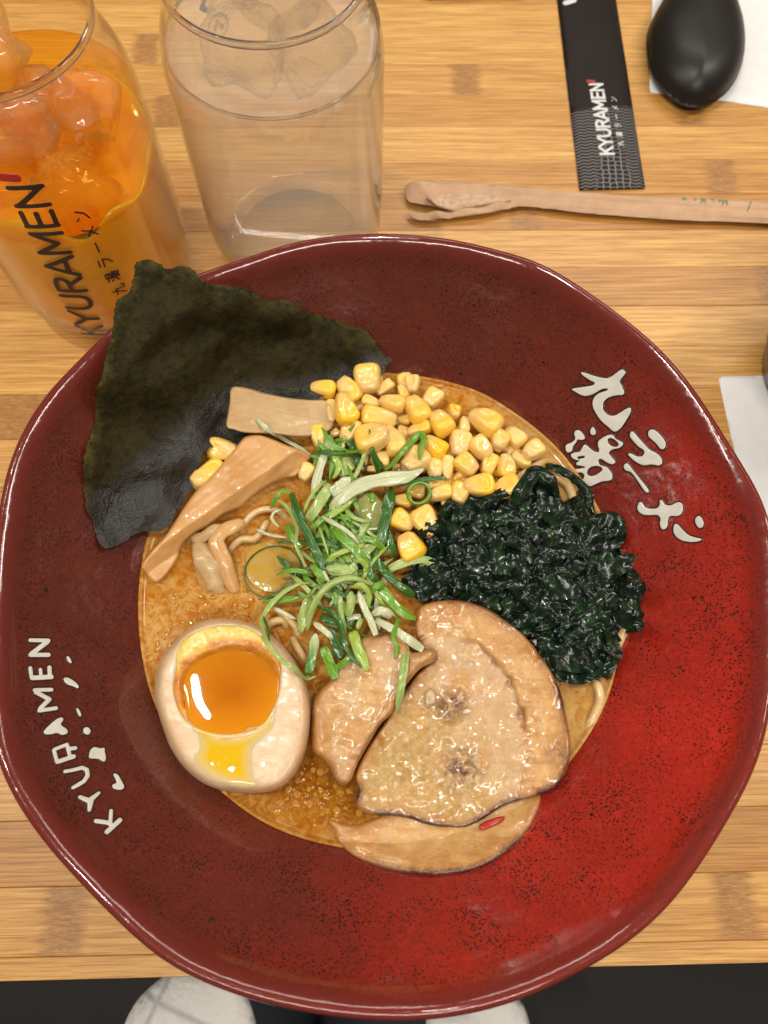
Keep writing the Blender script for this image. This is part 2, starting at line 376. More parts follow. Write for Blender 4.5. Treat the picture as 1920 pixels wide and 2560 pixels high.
def m_leaf(name, edge, mid, end=None, rough=.22, trans=0):
    t = NT(name); al = t.attr('along'); ac = t.attr('across')
    f = t.noise(1, 3, .6, vec=t.node('ShaderNodeCombineXYZ', {0: t.math('MULTIPLY', al, 3.), 1: t.math('MULTIPLY', ac, 6.), 2: t.math('MULTIPLY', t.rnd(), 31.)}).outputs[0])
    base = t.mix(t.rng(f, .38, .64), edge, mid)
    if end: base = t.mix(t.rng(t.math('ADD', al, t.math('MULTIPLY', f, .3)), .55, 1.05), base, end)
    stp = t.noise(1, 2, .5, vec=t.node('ShaderNodeCombineXYZ', {0: t.math('MULTIPLY', al, 1.2), 1: t.math('MULTIPLY', ac, 9.), 2: t.math('MULTIPLY', t.rnd(), 71.)}).outputs[0])
    base = t.mix(t.rng(stp, .42, .62, 0, .55), base, t.mix(1, base, (.55, .62, .5), 'MULTIPLY'))
    t.set(color=base, rough=rough, sss=.12, sss_r=(.6, 1, .25), sss_s=.002, coat=.5, coat_rough=.06, trans=trans)
    wv = t.node('ShaderNodeTexWave', {'Vector': t.node('ShaderNodeCombineXYZ', {0: ac, 1: 0.0, 2: 0.0}).outputs[0], 'Scale': 2.6, 'Distortion': 1.5}, bands_direction='X').outputs[1]
    t.bump(t.math('ADD', stp, t.noise(9, 3)), .35, .03); return t.m
def m_egg():
    t = NT('egg_white'); sd = t.attr('sd'); n = t.noise(1.3, 4, .6); n2 = t.noise(12, 3, .6)
    base = t.mix(t.rng(t.math('ADD', sd, t.math('MULTIPLY', n, .5)), .18, .85), (.55, .36, .20), (.71, .53, .34))
    base = t.mix(t.rng(n, .52, .75, 0, .15), base, (.78, .57, .33))
    t.set(color=base, rough=.34, sss=.5, sss_r=(1, .6, .35), sss_s=.006, coat=.12, coat_rough=.1); b = t.bump(n, .25, .3); t.bump(n2, .10, .04, normal=b); return t.m
def m_chashu():
    t = NT('braised_pork'); sd = t.attr('sd'); fat = t.attr('fat'); oil = t.attr('oil')
    n = t.noise(1.1, 5, .62, dist=.8); n2 = t.noise(5, 4, .65); n3 = t.noise(.7, 4, .6, dist=1.8); sp = t.noise(13, 3, .6)
    fb = t.noise(1, 5, .7, vec=t.map((.9, 6, 1), rot=(0, 0, 1.1)))
    lean = t.mix(t.rng(n, .36, .64), (.64, .43, .22), (.53, .325, .145)); lean = t.mix(t.rng(n3, .52, .68, 0, .7), lean, (.52, .32, .155))
    lean = t.mix(t.rng(fb, .52, .74, 0, .4), lean, (.40, .19, .075))
    oily = t.mix(t.rng(n2, .38, .62), (.52, .34, .115), (.40, .225, .045)); oily = t.mix(t.rng(t.vor(2.6), .16, .22, .8, 0), oily, (.50, .22, .012))
    fatc = t.mix(t.rng(n, .35, .65), (.64, .39, .145), (.52, .255, .065)); fatc = t.mix(t.rng(fb, .5, .66, 0, .7), fatc, (.44, .19, .05))
    base = t.mix(oil, lean, oily); base = t.mix(fat, base, fatc)
    base = t.mix(t.rng(n2, .60, .72, 0, .5), base, (.34, .13, .035))
    edge = t.math('ADD', sd, t.math('MULTIPLY', t.math('SUBTRACT', n2, .5), .22))
    base = t.mix(t.rng(edge, .08, .50, .7, 0), base, (.38, .15, .03))
    burn = t.attr('burn'); base = t.mix(t.math('MULTIPLY', burn, t.rng(edge, .07, .24, .96, 0)), base, (.045, .011, .005))
    seam = t.attr('seam'); base = t.mix(t.math('MULTIPLY', seam, t.rng(n2, .35, .55, .3, .9)), base, (.20, .07, .03))
    char = t.attr('char'); base = t.mix(t.math('MULTIPLY', t.math('POWER', char, 1.5, clamp=True), t.rng(n2, .36, .58)), base, (.13, .038, .010))
    t.set(color=base, rough=t.rng(n2, .3, .7, .16, .34), sss=.35, sss_r=(1, .5, .25), sss_s=.004, coat=.6, coat_rough=.04)
    b = t.bump(n, .12, .2); b = t.bump(fb, .10, .04, normal=b); b = t.bump(n2, .10, .06, normal=b); t.bump(sp, .55, .035, normal=b)
    return t.m
def m_wakame():
    t = NT('wakame'); n = t.noise(2.4, 4, .6); n2 = t.noise(9, 3, .6)
    base = t.ramp(n, [(.3, (.002, .005, .003)), (.5, (.005, .012, .006)), (.62, (.012, .032, .011)), (.8, (.028, .062, .014))])
    t.set(color=base, rough=.22, coat=.10, coat_rough=.05, spec=.24); b = t.bump(n2, .06, .05); return t.m
def m_thin_glass():
    t = NT('drinking_glass'); ge = t.n.new('ShaderNodeNewGeometry'); dt = t.node('ShaderNodeVectorMath', {0: ge.outputs['Normal'], 1: ge.outputs['Incoming']}, operation='DOT_PRODUCT').outputs['Value']; lw = t.math('ADD', .035, t.math('MULTIPLY', t.math('POWER', t.math('SUBTRACT', 1.0, t.math('ABSOLUTE', dt)), 4.5), .85))
    gz = t.math('POWER', t.math('SUBTRACT', 1.0, t.math('ABSOLUTE', dt)), 4.5); tr = t.node('ShaderNodeBsdfTransparent', {'Color': t.mix(gz, (.99, .99, .985), (.66, .66, .62))}); gl = t.node('ShaderNodeBsdfGlossy', {'Color': (1, 1, 1), 'Roughness': .015})
    fac = t.math('MULTIPLY', lw, 1.0, clamp=True)
    mx = t.node('ShaderNodeMixShader', {0: fac, 1: tr.outputs[0], 2: gl.outputs[0]}); t.l.new(mx.outputs[0], t.out.inputs[0]); return t.m
def m_clear(name, color, ior, rough=.0, bumps=.0, tfac=.0):
    t = NT(name); t.set(color=color, rough=rough, ior=ior, trans=1.0)
    if bumps: t.bump(t.noise(1.6, 4, .6), bumps, .3)
    if tfac:
        tr = t.node('ShaderNodeBsdfTransparent', {'Color': color}); mx = t.node('ShaderNodeMixShader', {0: tfac, 1: t.b.outputs[0], 2: tr.outputs[0]})
        t.l.new(mx.outputs[0], t.out.inputs[0])
    return t.m
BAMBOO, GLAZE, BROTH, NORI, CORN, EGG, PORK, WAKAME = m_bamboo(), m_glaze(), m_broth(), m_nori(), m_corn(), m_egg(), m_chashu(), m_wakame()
GLASS = m_thin_glass()
#--------------------------------------------------------------- PART 2 FOLLOWS
# ================================================================== the room below and the table
FLOOR = m_plain('dark_floor', (.012, .0065, .0035), .6, .05, .2)
tag(obj('floor', [(-250, -250, -75), (250, -250, -75), (250, 300, -75), (-250, 300, -75)], [(0, 1, 2, 3)], FLOOR), kind='structure', label='dark brown floor far below the table edge')
TA = math.radians(3.4); tca, tsa = math.cos(TA), math.sin(TA)
trot = lambda v: (v[0] * tca - v[1] * tsa, v[0] * tsa + v[1] * tca, v[2])
tinv = lambda x, y: (x * tca + y * tsa, -x * tsa + y * tca)
table = tag(empty('table', (0, 20, -3)), 'bamboo restaurant table top of pale strips with dark knots, front edge towards the viewer', 'table')
EDGE = float(tinv(*P(900, 2432))[1])
SW = 2.04; rows = [(EDGE, EDGE + .66)]
while rows[-1][1] < 78: rows.append((rows[-1][1], rows[-1][1] + SW))
knots = {}
for kx, ky in [(1165, 205), (1800, 432), (365, 125), (420, 268), (1725, 290), (1060, 560), (1310, 532), (1925, 690), (155, 2318), (1845, 2290), (1500, 2425), (20, 1060), (330, 930), (90, 1010)]:
    qx, qy = tinv(*P(kx, ky)); r_ = [i for i, (a, b) in enumerate(rows) if a <= qy < b]
    if r_: knots.setdefault(r_[0], []).append(float(qx))
first = True
for i, (a, b) in enumerate(rows):
    x = -62.0; cuts = [x]
    while x < 62:
        x += 130; cuts.append(min(x, 62))
    for k, (xa, xb) in enumerate(zip(cuts[:-1], cuts[1:])):
        o = box('strip', xa + .004, xb - .004, a + .004, b - .004, -.5, random.uniform(-.012, 0.0), BAMBOO, table, bev=.02, rot=trot)
        o.location = (0, -.20, .03)   # the table empty stands at its base
        ks = [q for q in knots.get(i, []) if xa < q < xb]
        if len(ks) < 1 and random.random() < .55 and not knots.get(i): ks.append(random.uniform(xa + 2, xb - 2))
        o['knot_a'] = float(ks[0]) if ks else -999.0; o['knot_b'] = float(ks[1]) if len(ks) > 1 else -999.0
WOODU = m_plain('bamboo_core', (.36, .19, .065), .5, 2, .3)
core = box('core_panel', -62, 62, EDGE + .03, 78, -3.0, -.5, WOODU, table, rot=trot); core.location = (0, -.20, .03)

# ================================================================== the bowl
RIM = [(498,682),(530,669),(590,650),(644,631),(704,609),(769,593),(834,584),(894,583),(953,586),(1008,593),(1067,601),(1160,609),(1214,619),(1268,633),(1325,642),(1377,671),(1429,706),(1481,741),(1527,770),(1571,804),(1606,826),(1648,864),(1689,908),(1722,949),(1760,1002),(1797,1058),(1832,1120),(1867,1177),(1898,1243),(1920,1307),(1934,1400),(1940,1520),(1939,1650),(1931,1760),(1920,1831),(1885,1941),(1823,2051),(1766,2142),(1703,2233),(1641,2305),(1530,2388),(1434,2435),(1307,2493),(1203,2525),(1076,2552),(960,2556),(926,2555),(839,2545),(752,2532),(665,2513),(579,2487),(492,2452),(440,2429),(405,2406),(357,2360),(304,2312),(257,2265),(210,2218),(163,2171),(121,2124),(84,2076),(52,2019),(26,1972),(3,1924),(-14,1860),(-28,1750),(-34,1600),(-32,1480),(-20,1350),(-4,1264),(14,1181),(29,1145),(47,1109),(72,1058),(98,1018),(130,971),(166,931),(203,895),(239,856),(271,827),(330,782),(410,730)]
BC = np.array([0.0, 6.2]); ZR = 6.65
_rp = np.stack(P([p[0] for p in RIM], [p[1] for p in RIM], ZR), 1) - BC
_ra, _rr = np.arctan2(_rp[:, 1], _rp[:, 0]), np.hypot(*_rp.T); _o = np.argsort(_ra); _ra, _rr = _ra[_o], _rr[_o]
_tt = np.linspace(-np.pi, np.pi, 721); _rt = np.interp(_tt, _ra, _rr, period=2 * np.pi)
_k = np.exp(-.5 * (np.arange(-20, 21) / 7.) ** 2); _k /= _k.sum(); _rt = np.convolve(np.concatenate([_rt[-21:-1], _rt, _rt[1:21]]), _k, 'valid')
def rimR(th): return np.interp(th, _tt, _rt, period=2 * np.pi)
def rimW(th, rho):   # the wall follows the rim's waves less and less towards the bottom
    return 11.5 + (rimR(th) - 11.5) * np.clip((rho - .45) / .5, 0, 1)
INP = np.array([(0, 1.1), (.2, 1.15), (.36, 1.4), (.47, 1.85), (.55, 2.3), (.62, 2.8), (.683, 3.4), (.76, 4.22), (.84, 5.10), (.895, 5.74), (.925, 6.10), (.94, 6.32), (.955, 6.56), (.970, 6.74), (.983, 6.80), (.994, 6.74), (1.0, 6.58)])
OUTP = np.array([(.999, 6.42), (.992, 6.26), (.975, 6.08), (.945, 5.75), (.87, 4.85), (.77, 3.75), (.65, 2.65), (.53, 1.75), (.455, 1.1), (.42, .5), (.415, .06), (.405, 0), (.375, 0), (.365, .3), (.34, .55), (0, .6)])
_in = spline(INP, 5); _out = spline(OUTP, 3)
_hr = np.linspace(0, .983, 400); _hz = np.interp(_hr, _in[:, 0], _in[:, 1])
_hz = np.convolve(np.pad(_hz, 4, 'edge'), np.ones(9) / 9, 'valid')
def wav(th, rho): return (.085 * np.sin(5 * th + 1.3) + .06 * np.sin(9 * th + .4) + .035 * np.sin(14 * th)) * np.clip((rho - .72) / .18, 0, 1)
def bowl_h(x, y):
    dx, dy = np.asarray(x) - BC[0], np.asarray(y) - BC[1]; th = np.arctan2(dy, dx); r = np.hypot(dx, dy)
    rho = r / rimR(th)
    for _ in range(3): rho = r / rimW(th, rho)
    return np.interp(rho, _hr, _hz) + wav(th, rho)
prof = np.vstack([_in, _out]); NTH = 400
th = np.linspace(-np.pi, np.pi, NTH, endpoint=False); V = []; lipa = []
for rho, z in prof:
    R_ = rho * rimW(th, rho); wv = .10 * np.sin(3 * th + 1.0) * np.clip((rho - .8) / .2, 0, 1) * 0 + .018 * vnoise(np.cos(th) * 5 + 9, np.sin(th) * 5 + 9, z * .8)
    V.append(np.stack([BC[0] + R_ * np.cos(th), BC[1] + R_ * np.sin(th), np.full(NTH, z) + (wv if rho > .5 else 0) + wav(th, rho)], 1))
for i, (rho, z) in enumerate(prof): lipa += [float(np.clip((rho - .935) / .03, 0, 1)) if i < len(_in) else 1.0] * NTH
Fb = [(i * NTH + j, i * NTH + (j + 1) % NTH, (i + 1) * NTH + (j + 1) % NTH, (i + 1) * NTH + j) for i in range(len(prof) - 1) for j in range(NTH)]
bowl = tag(empty('ramen_bowl', (0, 6.2, 0)), 'large red glazed ramen bowl with a wavy rim and white brush lettering, full of ramen', 'bowl')
KEEP = Vector((0, 6.2, 0)) * CM
def under(o, par, at):  # child of an Empty that stands away from the origin, its mesh kept where it was built
    o.parent = par; o.location = -Vector(at) * CM; return o
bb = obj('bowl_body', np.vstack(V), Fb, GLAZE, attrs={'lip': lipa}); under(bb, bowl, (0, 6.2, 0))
INKW = m_plain('bowl_lettering_white', (.66, .63, .55), .35, 2.2, .25, .06, coat=.3)
INKD = m_plain('bowl_lettering_outline', (.028, .008, .006), .3, 4, .2, .2, coat=.3)
def on_bowl(u, v, h):
    z = np.full(np.shape(u), 5.0)
    for _ in range(14):
        x, y = P(u, v, z); z = .6 * (bowl_h(x, y) + h) + .4 * z
    x, y = P(u, v, z); return np.stack([x, y, z], 1)
def bowl_mark(name, f, cell=2.2):
    d = puff('letter_outline', f_grow(f, 3.6), cell, lambda u, v, s: 0 * u + .014 + np.clip(s, 0, 3) * .001, lambda u, v, s: 0 * u - .03, INKD, mapf=on_bowl)
    o = puff(name, f, cell, lambda u, v, s: 0 * u + .020 + np.minimum(s, 4) * .0015, lambda u, v, s: 0 * u - .02, INKW, mapf=on_bowl)
    under(o, bowl, (0, 6.2, 0)); d.parent = o
pl = lambda pts, Z=Z8: f_poly(smooth_poly(Z(pts), 3))
bowl_mark('character', pl([(408,350),(440,355),(490,372),(555,388),(600,385),(650,350),(678,332),(700,338),(702,362),(668,405),(680,440),(697,480),(688,500),(650,503),(600,515),(565,540),(553,575),(560,605),(590,635),(630,640),(670,620),(710,595),(740,588),(738,620),(710,670),(680,715),(650,742),(625,745),(590,715),(540,670),(500,610),(485,565),(495,520),(530,490),(575,475),(590,465),(575,458),(540,465),(490,495),(440,508),(405,500),(370,480),(345,463),(380,455),(450,445),(490,435),(500,420),(465,400),(420,370)]))
bowl_mark('character', f_union([pl([(485,715),(470,740),(475,765),(495,770),(508,755),(500,730)]),
    pl([(370,742),(395,738),(420,760),(435,790),(415,802),(385,800),(375,820),(355,845),(345,878),(315,885),(305,860),(310,835),(345,820),(370,795),(363,765)]),
    pl([(520,830),(535,800),(590,770),(625,772),(640,795),(680,815),(690,830),(665,855),(620,865),(600,880),(595,895),(625,930),(638,950),(620,965),(585,955),(545,930),(525,935),(535,970),(580,985),(610,1020),(618,1050),(605,1072),(550,1080),(510,1095),(470,1112),(440,1095),(415,1075),(425,1060),(430,1035),(410,1020),(370,1022),(345,1010),(360,1000),(400,995),(440,985),(410,975),(380,970),(378,955),(400,940),(370,935),(343,915),(345,895),(375,885),(400,880),(425,840),(440,835),(465,855),(490,875),(520,885),(530,870)])],
    [pl([(585,800),(610,790),(645,810),(660,835),(640,850),(600,835)]), pl([(450,1010),(470,985),(510,975),(545,985),(550,1005),(520,1030),(480,1045),(452,1035)]), pl([(385,915),(430,908),(430,922),(390,930)])]), 1.8)
bowl_mark('character', f_union([pl([(860,745),(885,732),(920,750),(960,795),(975,830),(965,860),(940,862),(910,825),(865,785),(858,765)]),
    pl([(745,745),(765,755),(790,785),(830,830),(870,870),(910,890),(945,925),(948,960),(925,973),(880,965),(830,972),(785,955),(745,925),(722,897),(745,895),(780,912),(815,912),(832,890),(825,868),(790,845),(750,800),(735,775)])]))
bowl_mark('character', pl([(705,962),(725,965),(760,1010),(800,1060),(840,1110),(862,1145),(850,1155),(830,1140),(790,1080),(745,1020),(705,1005),(694,980)]), 1.8)
bowl_mark('character', pl([(800,1218),(820,1228),(835,1250),(870,1262),(915,1260),(935,1235),(935,1205),(955,1210),(970,1235),(1010,1240),(1050,1220),(1080,1225),(1090,1255),(1080,1295),(1050,1312),(1010,1310),(990,1330),(985,1380),(965,1400),(945,1395),(935,1360),(940,1330),(920,1305),(870,1305),(820,1300),(790,1275),(785,1250)]))
bowl_mark('character', f_union([pl([(1195,1310),(1215,1325),(1228,1355),(1220,1385),(1195,1390),(1175,1360),(1172,1330)]), pl([(1035,1365),(1060,1372),(1090,1405),(1130,1440),(1175,1455),(1215,1465),(1195,1480),(1140,1485),(1085,1475),(1045,1450),(1025,1410)])]))
st = lambda pts, r: f_stroke(Z6(pts), np.array(r) / 1.907 if isinstance(r, list) else r / 1.907)
LET = [[st([(145,382),(232,384)], 9), st([(226,390),(152,446)], 11), st([(146,452),(232,452)], 10)],
       [st([(155,562),(245,557)], 11), st([(150,555),(145,515)], 9), st([(196,552),(193,522)], 8), st([(238,550),(236,512)], 10)],
       [st([(166,620),(246,618)], 9), st([(188,718),(268,706)], 9), st([(172,630),(236,664),(192,708)], 10)],
       [pl([(210,815),(235,788),(268,760),(294,750),(302,762),(290,785),(318,806),(322,824),(298,834),(272,824),(245,830),(216,830)], Z6)],
       [st([(258,908),(272,960)], 9), st([(274,962),(352,936)], 10), st([(262,902),(318,880)], 8), st([(320,880),(334,938)], 9), st([(330,900),(360,896)], 9)],
       [st([(310,1008),(345,1002),(392,990),(415,1000),(418,1028),(400,1055),(372,1072),(348,1085)], [8, 8, 9, 10, 10, 9, 9, 8])],
       [st([(382,1130),(425,1148),(472,1110)], [9, 13, 7]), st([(432,1150),(426,1190)], [14, 9])],
       [st([(510,1296),(572,1240)], 11), st([(458,1244),(515,1252),(530,1262)], 10), st([(530,1196),(526,1250)], 9)]]
for g in reversed(LET): bowl_mark('letter', f_union(g), 1.8)
for g in ([(318,460),(330,462),(342,485),(335,492),(322,478)], [(303,567),(320,560),(350,575),(375,600),(370,612),(350,602),(320,592)], [(365,705),(378,715),(388,740),(380,745),(368,725)], [(400,802),(420,798),(432,815),(422,832),(400,825)], [(432,905),(450,892),(480,898),(497,895),(500,915),(505,945),(495,962),(470,948),(430,945),(425,930)], [(540,1020),(560,1022),(578,1050),(592,1082),(575,1095),(540,1088),(538,1070),(555,1062),(550,1040)]):
    bowl_mark('character', pl(g, Z6), 1.6)

# ================================================================== broth
ZB = 3.40
nr, nt = 130, 300; V = []; RB = rimW(th, .7)
for i in range(nr + 1):
    t_ = np.linspace(-np.pi, np.pi, nt, endpoint=False); q = 1 - (1 - i / nr) ** 1.6
    R_ = q * (.683 + .012) * rimW(t_, .69)
    x, y = BC[0] + R_ * np.cos(t_), BC[1] + R_ * np.sin(t_)
    gap = .688 * rimW(t_, .69) - R_
    z = ZB + .15 * np.exp(-np.clip(gap, 0, 9) / .09) + .007 * fbm(x * .8, y * .8, 3., 3)
    V.append(np.stack([x, y, z], 1))
Fq = [(i * nt + j, (i + 1) * nt + j, (i + 1) * nt + (j + 1) % nt, i * nt + (j + 1) % nt) for i in range(nr) for j in range(nt)]
tag(obj('broth', np.vstack(V), Fq, BROTH), 'creamy tan ramen broth with orange oil blotches filling the red bowl', 'broth')
# noodles that break the surface
NOOD = m_menma('noodle', (.66, .47, .22), (.56, .37, .14))
def tube(name, path, r, m, n=6, k=8, parent=None):
    c = spline(path, n); N = len(c); tan = np.gradient(c, axis=0); tan /= np.linalg.norm(tan, axis=1)[:, None] + 1e-9
    s = np.cross(tan, [0, 0, 1.]); s /= np.linalg.norm(s, axis=1)[:, None] + 1e-9; u = np.cross(s, tan)
    a = np.linspace(0, 2 * np.pi, k, endpoint=False); rr = r * np.interp(np.linspace(0, 1, N), [0, .06, .94, 1], [.5, 1, 1, .5])
    V = c[:, None] + rr[:, None, None] * (np.cos(a)[None, :, None] * s[:, None] + np.sin(a)[None, :, None] * u[:, None])
    F_ = [(i * k + j, (i + 1) * k + j, (i + 1) * k + (j + 1) % k, i * k + (j + 1) % k) for i in range(N - 1) for j in range(k)] + [tuple(range(k)), tuple(range((N - 1) * k, N * k))[::-1]]
    return obj(name, V.reshape(-1, 3), F_, m, parent)
for lab, pts, r in [('pale noodle arching out of the broth left of the lower scallions', C2([(300,640,3.4),(340,720,3.62),(390,800,3.6),(420,860,3.35)]), .13),
    ('curved noodle loop between the egg and the scallion heap', C2([(60,600,3.3),(130,520,3.6),(220,500,3.6),(260,560,3.3)]), .13),
    ('short noodle beside the pork by the scallion ends', C2([(190,440,3.35),(260,480,3.6),(330,560,3.5),(350,640,3.3)]), .12),
    ('pale noodle half sunk in the clear gap right of the large pork slice', [(1468,1680,3.25),(1490,1705,3.46),(1500,1750,3.50),(1480,1800,3.46),(1460,1830,3.2)], .16),
    ('noodle curl by the red wall below the seaweed', [(1530,1640,3.3),(1548,1600,3.62),(1565,1560,3.55),(1560,1520,3.3)], .17),
    ('pale noodle under the seaweed tip near the white lettering', [(1330,1165,3.3),(1385,1190,3.6),(1420,1215,3.62),(1440,1270,3.4)], .16),
    ('noodle end between the corn and the seaweed top', [(1230,1240,3.4),(1290,1200,3.62),(1340,1165,3.6),(1365,1150,3.3)], .16),
    ('noodle strand left of the scallions under the bamboo shoot', [(560,1390,3.3),(600,1350,3.6),(640,1345,3.6),(670,1300,3.4)], .13),
    ('noodle strand dipping behind the curled bamboo shoot strip', [(590,1330,3.4),(640,1280,3.62),(690,1275,3.62),(720,1300,3.3)], .12)]:
    tag(tube('noodle', [P3(*p) for p in pts], r, NOOD), lab, 'noodle', 'noodles showing through the broth')

# ================================================================== nori
NPTS = np.array([(350,650,8.1),(260,820,7.75),(490,690,7.9),(700,770,6.4),(420,640,8.0),(280,740,7.9),(390,790,7.45),(340,860,7.2),(450,760,7.5),(560,740,7.2),(900,850,4.7),(975,895,4.2),(230,930,7.25),(205,1140,5.9),(240,1360,4.8),(300,1345,4.4),(400,1330,3.75),(480,1230,3.55),(570,1080,3.55),(600,990,3.5),(640,960,3.5),(720,960,3.45),(580,930,4.1),(850,935,3.6),(400,900,6.1),(500,850,5.5),(330,1130,5.0),(700,880,4.6),(350,1250,4.3),(420,1080,4.4)], float)
for _k in range(len(NPTS)):
    _q = on_bowl(np.array([NPTS[_k, 0]]), np.array([NPTS[_k, 1]]), 0.0)[0]
    if math.hypot(_q[0] - BC[0], _q[1] - BC[1]) < 10.9: NPTS[_k, 2] = max(NPTS[_k, 2], _q[2] + (.30 if NPTS[_k, 1] < 880 else .06))
def nori_z(u, v, s):
    d = np.hypot(u[:, None] - NPTS[:, 0], v[:, None] - NPTS[:, 1]); wt = 1 / (d ** 2.6 + 9000.)
    z = (wt * NPTS[:, 2]).sum(1) / wt.sum(1)
    z = z + .045 * fbm(u / 60, v / 60, 1.5, 3) + .018 * vnoise(u / 11, v / 11, 4.)
    for _ in range(3):
        x, y = P(u, v, z); z = np.maximum(z, np.where(np.hypot(x - BC[0], y - BC[1]) < 11.0, bowl_h(x, y) + .06, 6.5))
    return z
NO = Z3([(265,115),(300,95),(340,100),(390,115),(420,140),(480,125),(540,140),(570,170),(590,200),(650,215),(720,220),(800,230),(850,265),(900,290),(960,285),(1020,300),(1080,340),(1140,360),(1200,375),(1270,400),(1330,425),(1380,440),(1430,490),(1450,530),(1480,560),(1508,575),(1480,600),(1465,640),(1420,660),(1350,690),(1200,740),(1100,800),(1000,860),(780,960),(740,1010),(620,1000),(560,1130),(540,1200),(460,1320),(400,1400),(330,1405),(280,1410),(240,1440),(180,1470),(110,1480),(80,1430),(60,1350),(30,1300),(25,1230),(15,1100),(20,1040),(60,920),(75,850),(80,750),(110,640),(130,540),(155,440),(165,340),(180,290),(230,260),(250,200),(262,160)])
_nb = f_poly(smooth_poly(NO, 3))
nf = lambda x, y: _nb(x, y) + 3.2 * vnoise(x / 9, y / 9, 2.2) + 2.2 * vnoise(x / 3.6, y / 3.6, 7.)
nf.box = _nb.box
WET = Z3([(15,1500),(60,1200),(200,1150),(330,1000),(480,880),(620,740),(760,690),(1000,690),(1200,640),(1300,590),(1380,555),(1500,560),(1520,700),(1300,1000),(600,1500),(100,1600)])
wf = f_poly(smooth_poly(WET, 2))
tag(puff('nori_sheet', nf, 4.0, lambda u, v, s: nori_z(u, v, s) + .012, lambda u, v, s: nori_z(u, v, s) - .012, NORI, unit=1/80.,
    attrs={'wet': lambda u, v, s: np.clip(wf(u, v) / 45 + .4, 0, 1)}), 'dark green nori sheet leaning over the left rim of the red bowl', 'seaweed sheet')

# ================================================================== bamboo shoots
def onwall(zf, gap):   # rests on the bowl wall where the wall is higher than the broth
    def f(u, v):
        z = zf(u, v)
        for _ in range(4): x, y = P(u, v, z); z = np.maximum(zf(u, v), bowl_h(x, y) + gap)
        return z
    return f
def slab(name, poly, m, zt, zb, label, cat, group=None, cell=5, edge=.12, thick=.3, shape=None, attrs=None, wob=.03, raw=False):
    f = f_poly(smooth_poly(poly, 3)) if not callable(poly) else poly
    def top(u, v, s):
        z = zt(u, v) if callable(zt) else zt + 0 * u
        if shape is not None: z = z + shape(u, v, s)
        k = np.clip(s / edge, 0, 1); return z - thick * (1 - np.sqrt(np.clip(1 - (1 - k) ** 2, 0, 1))) + wob * fbm(u / 40, v / 40, .7, 3)
    def bot(u, v, s):
        zz = zb(u, v) if callable(zb) else zb + 0 * u
        return np.minimum(zz, top(u, v, s) - .02)
    o = puff(name, f, cell, top, bot, m, unit=1/78., attrs=attrs)
    return tag(o, label, cat, group)
MG = 'braised bamboo shoot pieces'
MA, MB_ = m_menma('bamboo_shoot_flat', (.56, .39, .19), (.47, .29, .12), ang=.08), m_menma('bamboo_shoot_long', (.66, .38, .15), (.56, .28, .085), ang=-.85)
lin = lambda p0, z0, p1, z1: (lambda u, v: z0 + (z1 - z0) * np.clip(((u - p0[0]) * (p1[0] - p0[0]) + (v - p0[1]) * (p1[1] - p0[1])) / ((p1[0] - p0[0]) ** 2 + (p1[1] - p0[1]) ** 2), -.2, 1.2))
ridge = lambda u, v, s: .004 * np.sin(((u - 560) * .16 + (v - 960) * 1.0) / 3.4)
slab('bamboo_shoot', Z3([(730,712),(800,712),(900,740),(1000,760),(1100,770),(1190,775),(1225,830),(1215,910),(1130,945),(1040,948),(930,935),(800,930),(740,915),(705,900),(712,840),(722,780)]), MA,
     lin((570, 1000), 4.7, (830, 1040), 4.05), 3.3, 'pale ribbed rectangular bamboo shoot lying level between the nori and the corn', 'bamboo shoot', MG, edge=.06, thick=.15, shape=ridge, cell=3)
def fold(u, v, s):   # the long piece has a broad upper face and a narrow face that falls off towards the viewer
    a = np.array([312, 1418]); b = np.array([757, 1108]); d = ((u - a[0]) * (b[1] - a[1]) - (v - a[1]) * (b[0] - a[0])) / np.hypot(*(b - a))
    return -.55 * np.clip((-d - 4) / 42, 0, 1) + .003 * np.sin(d / 3.0)
slab('bamboo_shoot', Z3([(800,945),(870,938),(930,960),(1000,990),(1060,1010),(1110,1040),(1100,1070),(1070,1110),(1040,1140),(980,1155),(900,1190),(820,1250),(780,1290),(700,1320),(620,1380),(560,1410),(520,1440),(490,1480),(470,1540),(430,1600),(375,1655),(340,1640),(310,1600),(295,1575),(330,1520),(400,1440),(450,1370),(500,1290),(560,1210),(640,1130),(700,1060),(750,1000)]), MB_,
     lin((640, 1110), 4.35, (370, 1430), 4.2), 3.2, 'long orange bamboo shoot strip slanting down left from the scallions to the red wall', 'bamboo shoot', MG, edge=.08, thick=.25, shape=fold, cell=3.5)
tag(ribbon('bamboo_shoot', [P3(*p) for p in ZP([(850,170,3.8),(760,215,4.0),(680,260,4.05),(640,330,4.0),(672,420,3.95),(710,520,3.8),(745,620,3.6),(800,740,3.35)])], .52, MB_, thick=.12, curl=.12, taper=(.5, .7)), 'thin bent bamboo shoot ribbon hanging below the long strip', 'bamboo shoot', MG)
tag(ribbon('bamboo_shoot', [P3(*p) for p in ZP([(500,330,3.7),(540,440,3.85),(590,550,3.75),(650,660,3.5),(690,740,3.3)])], .75, MA, thick=.2, curl=.16, taper=(.6, .6)), 'glossy stubby bamboo shoot half sunk left of the thin ribbon', 'bamboo shoot', MG)
tag(ribbon('bamboo_shoot', [P3(*p) for p in ZP([(430,300,3.6),(520,300,3.85),(600,250,4.0),(700,200,3.95)])], .4, MA, thick=.14, curl=.14), 'short frayed bamboo shoot scrap tucked under the long strip', 'bamboo shoot', MG)

